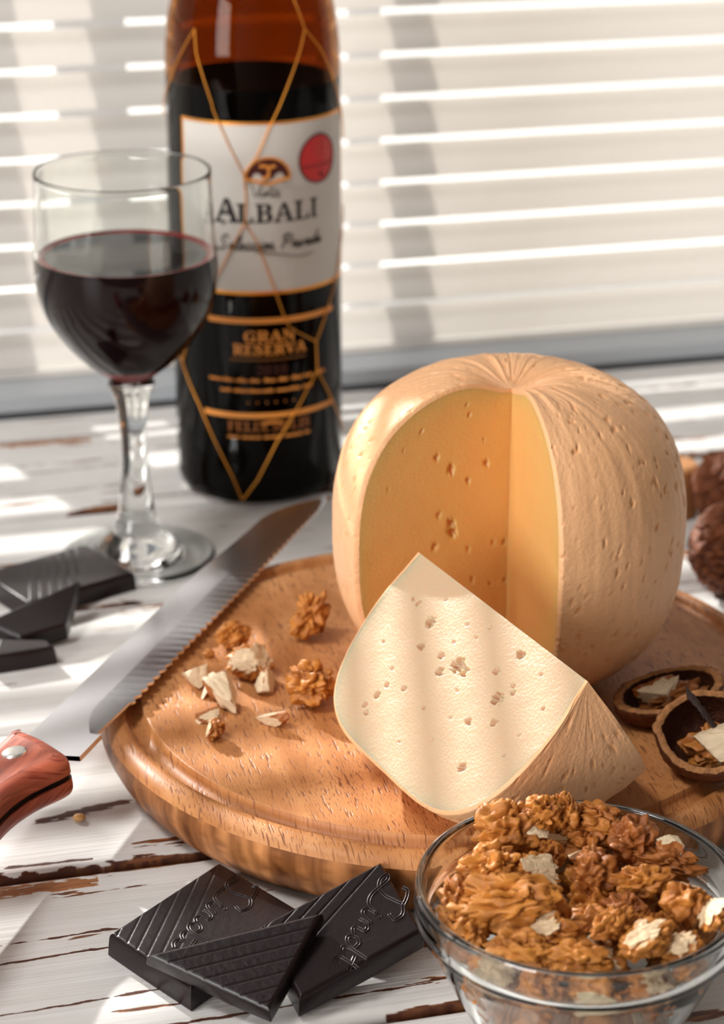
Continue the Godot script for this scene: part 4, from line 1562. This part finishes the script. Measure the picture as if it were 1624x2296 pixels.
# a broken shard: a lens of skin with flat pale breaks; pale sets how many
func flake(seed_: int, size: Vector3, pale: float) -> ArrayMesh:
	var b := MB.new()
	var n1 := noise(seed_, 1.0, 2)
	var n2 := noise(seed_ + 7, 2.2, 2)
	var rng := RandomNumberGenerator.new()
	rng.seed = seed_
	var skin := Color(0.36, 0.115, 0.026)
	var flesh := Color(0.78, 0.62, 0.41)
	var cuts: Array = []
	for k in int(2.0 + pale * 6.0):
		cuts.append([Vector3(rng.randf_range(-1, 1), rng.randf_range(-0.35, 1.0), rng.randf_range(-1, 1)).normalized(), rng.randf_range(0.36, 0.74)])
	var res := 56
	var nv := 40
	var cols := PackedColorArray()
	cols.resize(res * (nv + 1))
	b.grid(res, nv + 1, func(i: int, j: int) -> Vector3:
		var g := TAU * i / res
		var e := PI * j / nv
		var d := Vector3(sin(e) * cos(g), cos(e), sin(e) * sin(g))
		var p := d * (1.0 + 0.30 * n1.get_noise_3dv(d * 1.2))
		p.y += 0.55 * p.x * p.x - 0.35 * p.z * p.z * n1.get_noise_1d(5.0)
		var k := 0.0
		for cu in cuts:
			var dd: Vector3 = cu[0]
			var far := p.dot(dd) - float(cu[1])
			if far > 0.0:
				p -= dd * far * 0.96
				k = maxf(k, smoothstep(0.0, 0.07, far))
		p += d * 0.05 * n2.get_noise_3dv(d * 1.5)
		cols[i * (nv + 1) + j] = skin.lerp(flesh * (1.0 + 0.18 * n2.get_noise_3dv(d)), k)
		return p * size * 0.5, true)
	b.c = cols
	return b.commit()


func nut(called: String, label: String, m: ArrayMesh, at: Vector3, turn: Vector3, group: String, category := "walnut") -> void:
	var o := solo(called, m, M.nut, at, label, category, group)
	o.rotation_degrees = turn
	# rest on the face below
	

func set_down(m: ArrayMesh, turn: Vector3, floor_y: float) -> float:
	var v: PackedVector3Array = m.surface_get_arrays(0)[Mesh.ARRAY_VERTEX]
	var bs := Basis.from_euler(Vector3(deg_to_rad(turn.x), deg_to_rad(turn.y), deg_to_rad(turn.z)))
	var low := 1e9
	for p in v:
		low = minf(low, (bs * p).y)
	return floor_y - low - 0.0004


func nuts_on_board() -> void:
	var g := "walnut pieces scattered on the board"
	# name, label, mesh, x, z, turn
	var list := [
		["walnut_kernel", "knobbly orange-brown walnut chunk right beside the serrated blade", kernel(301, Vector3(0.0135, 0.0095, 0.0100), 0, 0.15, 72), -0.0470, -0.7190, Vector3(0, 25, 10)],
		["walnut_crumb", "tiny brown walnut crumb tucked under the serrated blade", kernel(302, Vector3(0.0042, 0.0034, 0.0036), 0, 0.1, 30), -0.0553, -0.7105, Vector3(0, 0, 0)],
		["walnut_kernel", "tall lobed walnut kernel standing nearest the cheese wheel on the board", kernel(313, Vector3(0.0125, 0.0190, 0.0125), 0, 0.12, 80, 1.1), -0.0190, -0.7255, Vector3(8, 30, -24)],
		["walnut_kernel", "broken walnut quarter with pale rim, in the middle of the scattered pieces", kernel(304, Vector3(0.0165, 0.0120, 0.0120), 2, 0.15, 72), -0.0395, -0.6935, Vector3(-10, 10, 5)],
		["walnut_piece", "curved cream walnut sliver leaning on the broken quarter", flake(305, Vector3(0.0090, 0.0070, 0.0145), 0.95), -0.0335, -0.6832, Vector3(15, 20, 35)],
		["walnut_piece", "cream walnut bit lying next to the blade's teeth", flake(306, Vector3(0.0125, 0.0085, 0.0110), 0.85), -0.0590, -0.6885, Vector3(10, 40, 10)],
		["walnut_piece", "narrow walnut splinter with brown skin between two cream bits", flake(311, Vector3(0.0042, 0.0035, 0.0115), 0.45), -0.0540, -0.6815, Vector3(20, -25, 40)],
		["walnut_piece", "largest cream walnut shard, pointing to the front right", flake(307, Vector3(0.0135, 0.0100, 0.0200), 1.0), -0.0475, -0.6735, Vector3(10, 28, -18)],
		["walnut_skin", "flat red-brown walnut skin below the largest cream shard", flake(308, Vector3(0.0085, 0.0034, 0.0070), 0.05), -0.0522, -0.6620, Vector3(0, 20, 8)],
		["walnut_crumb", "tiny reddish crumb left of the red-brown skin", flake(309, Vector3(0.0026, 0.0014, 0.0022), 0.0), -0.0554, -0.6600, Vector3(0, 10, 0)],
		["walnut_crumb", "reddish-brown crumbly walnut bit nearest the board's groove", kernel(310, Vector3(0.0082, 0.0066, 0.0078), 1, 0.45, 56), -0.0500, -0.6490, Vector3(0, 0, 12)],
		["walnut_piece", "thin boat-shaped walnut chip with a cream end, nearest the cheese wedge's left tip", flake(312, Vector3(0.0130, 0.0052, 0.0062), 0.6), -0.0300, -0.6580, Vector3(0, -4, 8)],
		["walnut_kernel", "ribbed orange walnut half touching the wedge, dark skin on its top", kernel(303, Vector3(0.0180, 0.0150, 0.0150), 0, 0.12, 84), -0.0178, -0.6735, Vector3(0, -20, 12)]]
	for e in list:
		var y := set_down(e[2], e[5], TOP)
		nut(e[0], e[1], e[2], Vector3(e[3], y, e[4]), e[5], g)


func nuts_in_bowl() -> void:
	var g := "walnut kernels in the glass bowl"
	# label, x, y, z, size, turn, snaps, tone, seed
	var list := [
		["large lobed walnut kernel at the bowl's back left, rising over the rim", 0.0428, 0.0500, -0.5465, Vector3(0.0190, 0.0150, 0.0150), Vector3(10, 15, 0), 0, 0.15, 401],
		["light-brown round walnut knob on top of the pile, highest at the back", 0.0520, 0.0540, -0.5480, Vector3(0.0098, 0.0105, 0.0090), Vector3(0, 0, 0), 0, 0.0, 402],
		["upright brown walnut piece right behind the highest knob", 0.0590, 0.0515, -0.5510, Vector3(0.0090, 0.0120, 0.0090), Vector3(0, 40, 10), 0, 0.2, 403],
		["smooth brown walnut lobe at the bowl's back rim", 0.0685, 0.0500, -0.5525, Vector3(0.0140, 0.0080, 0.0100), Vector3(0, -15, -8), 0, 0.3, 404],
		["dim brown walnut piece just below the smooth back lobe", 0.0655, 0.0440, -0.5480, Vector3(0.0130, 0.0100, 0.0100), Vector3(0, 30, 0), 0, 0.4, 405],
		["small cream walnut chip between the big back kernel and the knob", 0.0500, 0.0515, -0.5435, Vector3(0.0088, 0.0042, 0.0062), Vector3(12, 10, -10), 9, 0.9, 406],
		["small round brown kernel under the cream chip", 0.0535, 0.0450, -0.5400, Vector3(0.0078, 0.0080, 0.0070), Vector3(0, 0, 0), 0, 0.35, 407],
		["wide yellow-brown kernel at the bowl's left side", 0.0365, 0.0470, -0.5300, Vector3(0.0165, 0.0120, 0.0140), Vector3(0, 25, 5), 0, 0.0, 408],
		["pitted brown kernel left of the thin cream shard", 0.0495, 0.0465, -0.5290, Vector3(0.0120, 0.0095, 0.0110), Vector3(0, -30, 0), 1, 0.1, 409],
		["thin upright cream shard in the middle of the bowl", 0.0612, 0.0490, -0.5330, Vector3(0.0048, 0.0038, 0.0150), Vector3(-38, -32, 20), 9, 1.0, 410],
		["dark red-brown kernel in the centre, right of the thin shard", 0.0655, 0.0465, -0.5290, Vector3(0.0115, 0.0125, 0.0115), Vector3(0, 0, 10), 0, 0.55, 411],
		["dark red-brown kernel with a smooth dome, near the back right", 0.0775, 0.0480, -0.5430, Vector3(0.0130, 0.0130, 0.0120), Vector3(0, 50, -10), 0, 0.7, 412],
		["pale cream chip at the bowl's back right rim", 0.0893, 0.0485, -0.5400, Vector3(0.0095, 0.0040, 0.0105), Vector3(38, -20, -20), 9, 0.95, 413],
		["long dark brown kernel lying along the right side", 0.0865, 0.0440, -0.5370, Vector3(0.0200, 0.0085, 0.0085), Vector3(0, -14, -6), 0, 0.6, 414],
		["orange rolled kernel lying crosswise right of the centre", 0.0785, 0.0455, -0.5255, Vector3(0.0158, 0.0078, 0.0080), Vector3(0, 8, -2), 0, 0.15, 415],
		["brown lobed kernel at the right, beside the pale piece on the rim", 0.0895, 0.0470, -0.5140, Vector3(0.0130, 0.0125, 0.0120), Vector3(0, 20, 0), 1, 0.2, 436],
		["pale walnut piece leaning on the rim, farthest right", 0.0950, 0.0490, -0.5040, Vector3(0.0085, 0.0078, 0.0100), Vector3(0, 0, 25), 2, 0.1, 417],
		["narrow brown kernel against the left wall of the bowl", 0.0262, 0.0440, -0.5190, Vector3(0.0078, 0.0105, 0.0125), Vector3(0, 0, 22), 0, 0.45, 418],
		["tan kernel at the left front wall below the narrow one", 0.0300, 0.0410, -0.5080, Vector3(0.0090, 0.0090, 0.0090), Vector3(0, 0, 10), 0, 0.1, 419],
		["largest wrinkled orange kernel at the front left of the bowl", 0.0400, 0.0465, -0.5130, Vector3(0.0275, 0.0135, 0.0150), Vector3(8, -6, 4), 0, 0.0, 420],
		["slanting orange walnut arm right of the centre", 0.0680, 0.0465, -0.5030, Vector3(0.0150, 0.0068, 0.0070), Vector3(0, 42, 0), 0, 0.1, 421],
		["dark crooked piece behind the slanting arm", 0.0725, 0.0420, -0.5165, Vector3(0.0120, 0.0085, 0.0090), Vector3(0, -30, 0), 0, 0.7, 422],
		["cream-ended orange kernel at the front right", 0.0765, 0.0450, -0.4975, Vector3(0.0160, 0.0088, 0.0095), Vector3(5, 38, 0), 1, 0.05, 423],
		["brown kernel with a pale broken face, front of the centre", 0.0512, 0.0435, -0.5030, Vector3(0.0170, 0.0085, 0.0095), Vector3(0, -10, 0), 1, 0.25, 424],
		["bumpy orange kernel against the front wall, left part", 0.0428, 0.0415, -0.4975, Vector3(0.0165, 0.0098, 0.0100), Vector3(0, -16, 0), 0, 0.0, 425],
		["bumpy orange kernel against the front wall, middle part", 0.0580, 0.0410, -0.4935, Vector3(0.0165, 0.0090, 0.0100), Vector3(0, -4, 0), 0, 0.05, 426],
		["brown and cream kernel low at the right front wall", 0.0862, 0.0415, -0.4990, Vector3(0.0105, 0.0090, 0.0090), Vector3(0, 30, 0), 2, 0.3, 427]]
	for e in list:
		var s: Vector3 = e[4]
		var m := flake(e[8], s * Vector3(1.1, 1.0, 1.1), e[7]) if e[6] == 9 else kernel(e[8], s * 1.12, e[6], e[7], 80 if s.x > 0.012 else 60)
		nut("walnut_piece" if e[6] == 9 else "walnut_kernel", e[0], m, Vector3(e[1], e[2], e[3]), e[5], g)
	# the layers underneath, seen through the glass
	var rng := RandomNumberGenerator.new()
	rng.seed = 77
	var kinds: Array = []
	for k in 5:
		kinds.append(kernel(440 + k, Vector3(0.0165, 0.0115, 0.0130), k % 3, 0.1 + 0.09 * k, 56))
	var below := [[0.0350, 14, 0.0330], [0.0300, 13, 0.0235], [0.0240, 10, 0.0150], [0.0160, 6, 0.0110], [0.012, 4, 0.031], [0.011, 3, 0.038], [0.003, 1, 0.037], [0.022, 7, 0.036]]
	for ring in below:
		for k in ring[1]:
			var a: float = TAU * (k + rng.randf() * 0.4) / float(ring[1])
			var r: float = ring[0] - 0.003
			var turn := Vector3(rng.randf() * 360, rng.randf() * 360, rng.randf() * 360)
			if ring[2] < 0.03 and cos(a) < -0.1:
				continue                # nothing of these can be seen
			var spot := "front middle"
			if sin(a) < -0.4:
				spot = "left"
			elif sin(a) > 0.4:
				spot = "right"
			elif cos(a) < 0.0:
				spot = "back"
			var level := "lowest" if ring[2] < 0.02 else "middle" if ring[2] < 0.03 else "upper"
			nut("walnut_kernel", "walnut kernel buried in the bowl's %s layer, towards its %s side" % [level, spot], kinds[(k * 2 + int(r * 1000)) % 5], BOWL + Vector3(sin(a) * r, ring[2] + 0.001 * sin(a * 7.0), cos(a) * r), turn, "buried walnut kernels, %s layer, %s" % [level, spot])


# half shell: a bowl with an uneven, thick rim
func half_shell(seed_: int, r: Vector3, wall: float) -> ArrayMesh:
	var b := MB.new()
	var n1 := noise(seed_, 1.2, 3)
	var n2 := noise(seed_ + 1, 3.2, 3)
	var res := 96
	var k := 26
	var cols := PackedColorArray()
	var total := k * 2 + 4
	cols.resize(res * total)
	b.grid(res, total, func(i: int, j: int) -> Vector3:
		var g := TAU * i / res
		var side := 0.0
		var e := 0.0
		if j < k:
			e = PI / 2 * (1.0 - float(j) / (k - 1))
		elif j < k + 4:
			side = (j - k + 0.5) / 4.0
			e = 0.0
		else:
			side = 1.0
			e = PI / 2 * float(j - k - 4) / (k - 1)
		var d := Vector3(cos(e) * cos(g), -sin(e), cos(e) * sin(g))
		var ridge := n1.get_noise_3dv(d * 1.3) * 0.05 + absf(n2.get_noise_3dv(d)) * 0.07
		var s := 1.0 + (ridge if side < 0.5 else ridge * 0.6) - side * wall
		var p := Vector3(d.x * r.x, d.y * r.y, d.z * r.z) * s
		if e < 0.02:
			p.y += 0.0006 * n2.get_noise_2d(g * 2.0, side * 3.0) + (0.0005 if absf(side - 0.5) < 0.3 else 0.0)
		var c := Color(0.14, 0.045, 0.016)
		if side > 0.05 and side < 0.95:
			c = Color(0.46, 0.21, 0.08)
		elif side >= 0.95:
			c = Color(0.07, 0.022, 0.010)
		c = c * (1.0 + 0.5 * n2.get_noise_3dv(d * 1.7))
		cols[i * total + j] = c
		return p, true)
	b.c = cols
	return b.commit()


func shells_and_walnuts() -> void:
	# shell nearest the bowl
	var t := thing("walnut_shell_half", "open walnut half shell with pale kernel inside, nearest the glass bowl", "walnut", Vector3(0.1125, 0.0385, -0.6270), "cracked walnut halves on the board")
	t.rotation_degrees = Vector3(24, 0, 6)
	part("shell", half_shell(501, Vector3(0.0172, 0.0150, 0.0170), 0.16), M.shell, t)
	var k := part("kernel", kernel(503, Vector3(0.0215, 0.0120, 0.0175), 0, 0.3, 80), M.nut, t)
	k.position = Vector3(0.002, -0.0050, 0.003)
	var cream := part("pale_flesh", flake(511, Vector3(0.0225, 0.0120, 0.0180), 0.75), M.nut, t)
	cream.position = Vector3(0.0030, 0.0008, 0.0040)
	cream.rotation_degrees = Vector3(6, -20, 6)
	var sep := MB.new()
	var n := noise(505, 60.0, 2)
	sep.grid(24, 3, func(i: int, j: int) -> Vector3:
		var f := i / 23.0
		return Vector3(lerpf(-0.0060, 0.0035, f), 0.0026 - 0.004 * f * f + (0.0012 if j == 1 else 0.0), lerpf(-0.0150, 0.0010, f) + (j - 1) * 0.0026 + 0.0012 * n.get_noise_1d(f)))
	part("septum", sep.commit(null, false), mat(Color(0.20, 0.12, 0.09), 0.7), t)
	# shell behind it
	t = thing("walnut_shell_half", "tilted walnut half shell behind the other, close to the wheel's foot", "walnut", Vector3(0.1045, 0.0345, -0.6640), "cracked walnut halves on the board")
	t.rotation_degrees = Vector3(4, 24, 6)
	part("shell", half_shell(506, Vector3(0.0205, 0.0120, 0.0120), 0.18), M.shell, t)
	k = part("kernel", kernel(507, Vector3(0.0260, 0.0085, 0.0125), 0, 0.6, 64), M.nut, t)
	k.position = Vector3(0.002, -0.0036, 0)
	cream = part("pale_flesh", flake(512, Vector3(0.0210, 0.0080, 0.0110), 0.75), M.nut, t)
	cream.position = Vector3(-0.0030, 0.0000, 0.0008)
	# whole walnuts at the right edge
	var whole := func(seed_: int, r: Vector3) -> ArrayMesh:
		var b := MB.new()
		var n1 := noise(seed_, 1.7, 3)
		var n2 := noise(seed_ + 1, 4.0, 2)
		var res := 96
		var nv := 64
		var cols := PackedColorArray()
		cols.resize(res * (nv + 1))
		b.grid(res, nv + 1, func(i: int, j: int) -> Vector3:
			var g := TAU * i / res
			var e := PI * j / nv
			var d := Vector3(sin(e) * cos(g), cos(e), sin(e) * sin(g))
			var v := absf(n1.get_noise_3dv(d))
			var gr := exp(-pow(v / 0.10, 2.0))
			var seam := exp(-pow(d.z / 0.05, 2.0))
			cols[i * (nv + 1) + j] = Color(0.20, 0.062, 0.022).lerp(Color(0.06, 0.017, 0.008), clampf(gr * 0.7 + n2.get_noise_3dv(d) * 0.5, 0.0, 1.0))
			return d * r * (1.0 - 0.10 * gr + 0.05 * seam + 0.05 * n2.get_noise_3dv(d * 0.5)), true)
		b.c = cols
		return b.commit()
	var w: ArrayMesh = whole.call(521, Vector3(0.0215, 0.0200, 0.0200))
	var o := solo("whole_walnut", w, M.shell, Vector3(0.1545, 0.0198, -0.8200), "whole brown walnut in its shell, right behind the board's edge", "walnut", "whole walnuts at the right edge")
	o.rotation_degrees = Vector3(10, 30, 12)
	o = solo("whole_walnut", whole.call(525, Vector3(0.0180, 0.0172, 0.0175)), M.shell, Vector3(0.1620, 0.0170, -0.8900), "whole brown walnut farther back, below the tan cork", "walnut", "whole walnuts at the right edge")
	o.rotation_degrees = Vector3(0, -40, 5)


func small_things() -> void:
	var b := MB.new()
	b.lathe([PackedVector2Array([Vector2(0.0001, 0.0), Vector2(0.0105, 0.0), Vector2(0.0115, 0.0008)]), PackedVector2Array([Vector2(0.0115, 0.0008), Vector2(0.0117, 0.012), Vector2(0.0112, 0.0225)]), PackedVector2Array([Vector2(0.0112, 0.0225), Vector2(0.0095, 0.0240), Vector2(0.0001, 0.0240)])], 40)
	solo("wine_cork", b.commit(), M.cork, Vector3(0.1385, 0, -0.9050), "tan wine cork standing behind the whole walnuts", "cork")
	var c := kernel(601, Vector3(0.0042, 0.0026, 0.0030), 0, 0.0, 28, 0.3)
	var m := mat(Color(0.80, 0.60, 0.36), 0.6)
	solo("nut_crumb", c, m, Vector3(-0.0946, set_down(c, Vector3.ZERO, 0.0), -0.6362), "small tan crumb on the white planks between handle and board", "crumb")
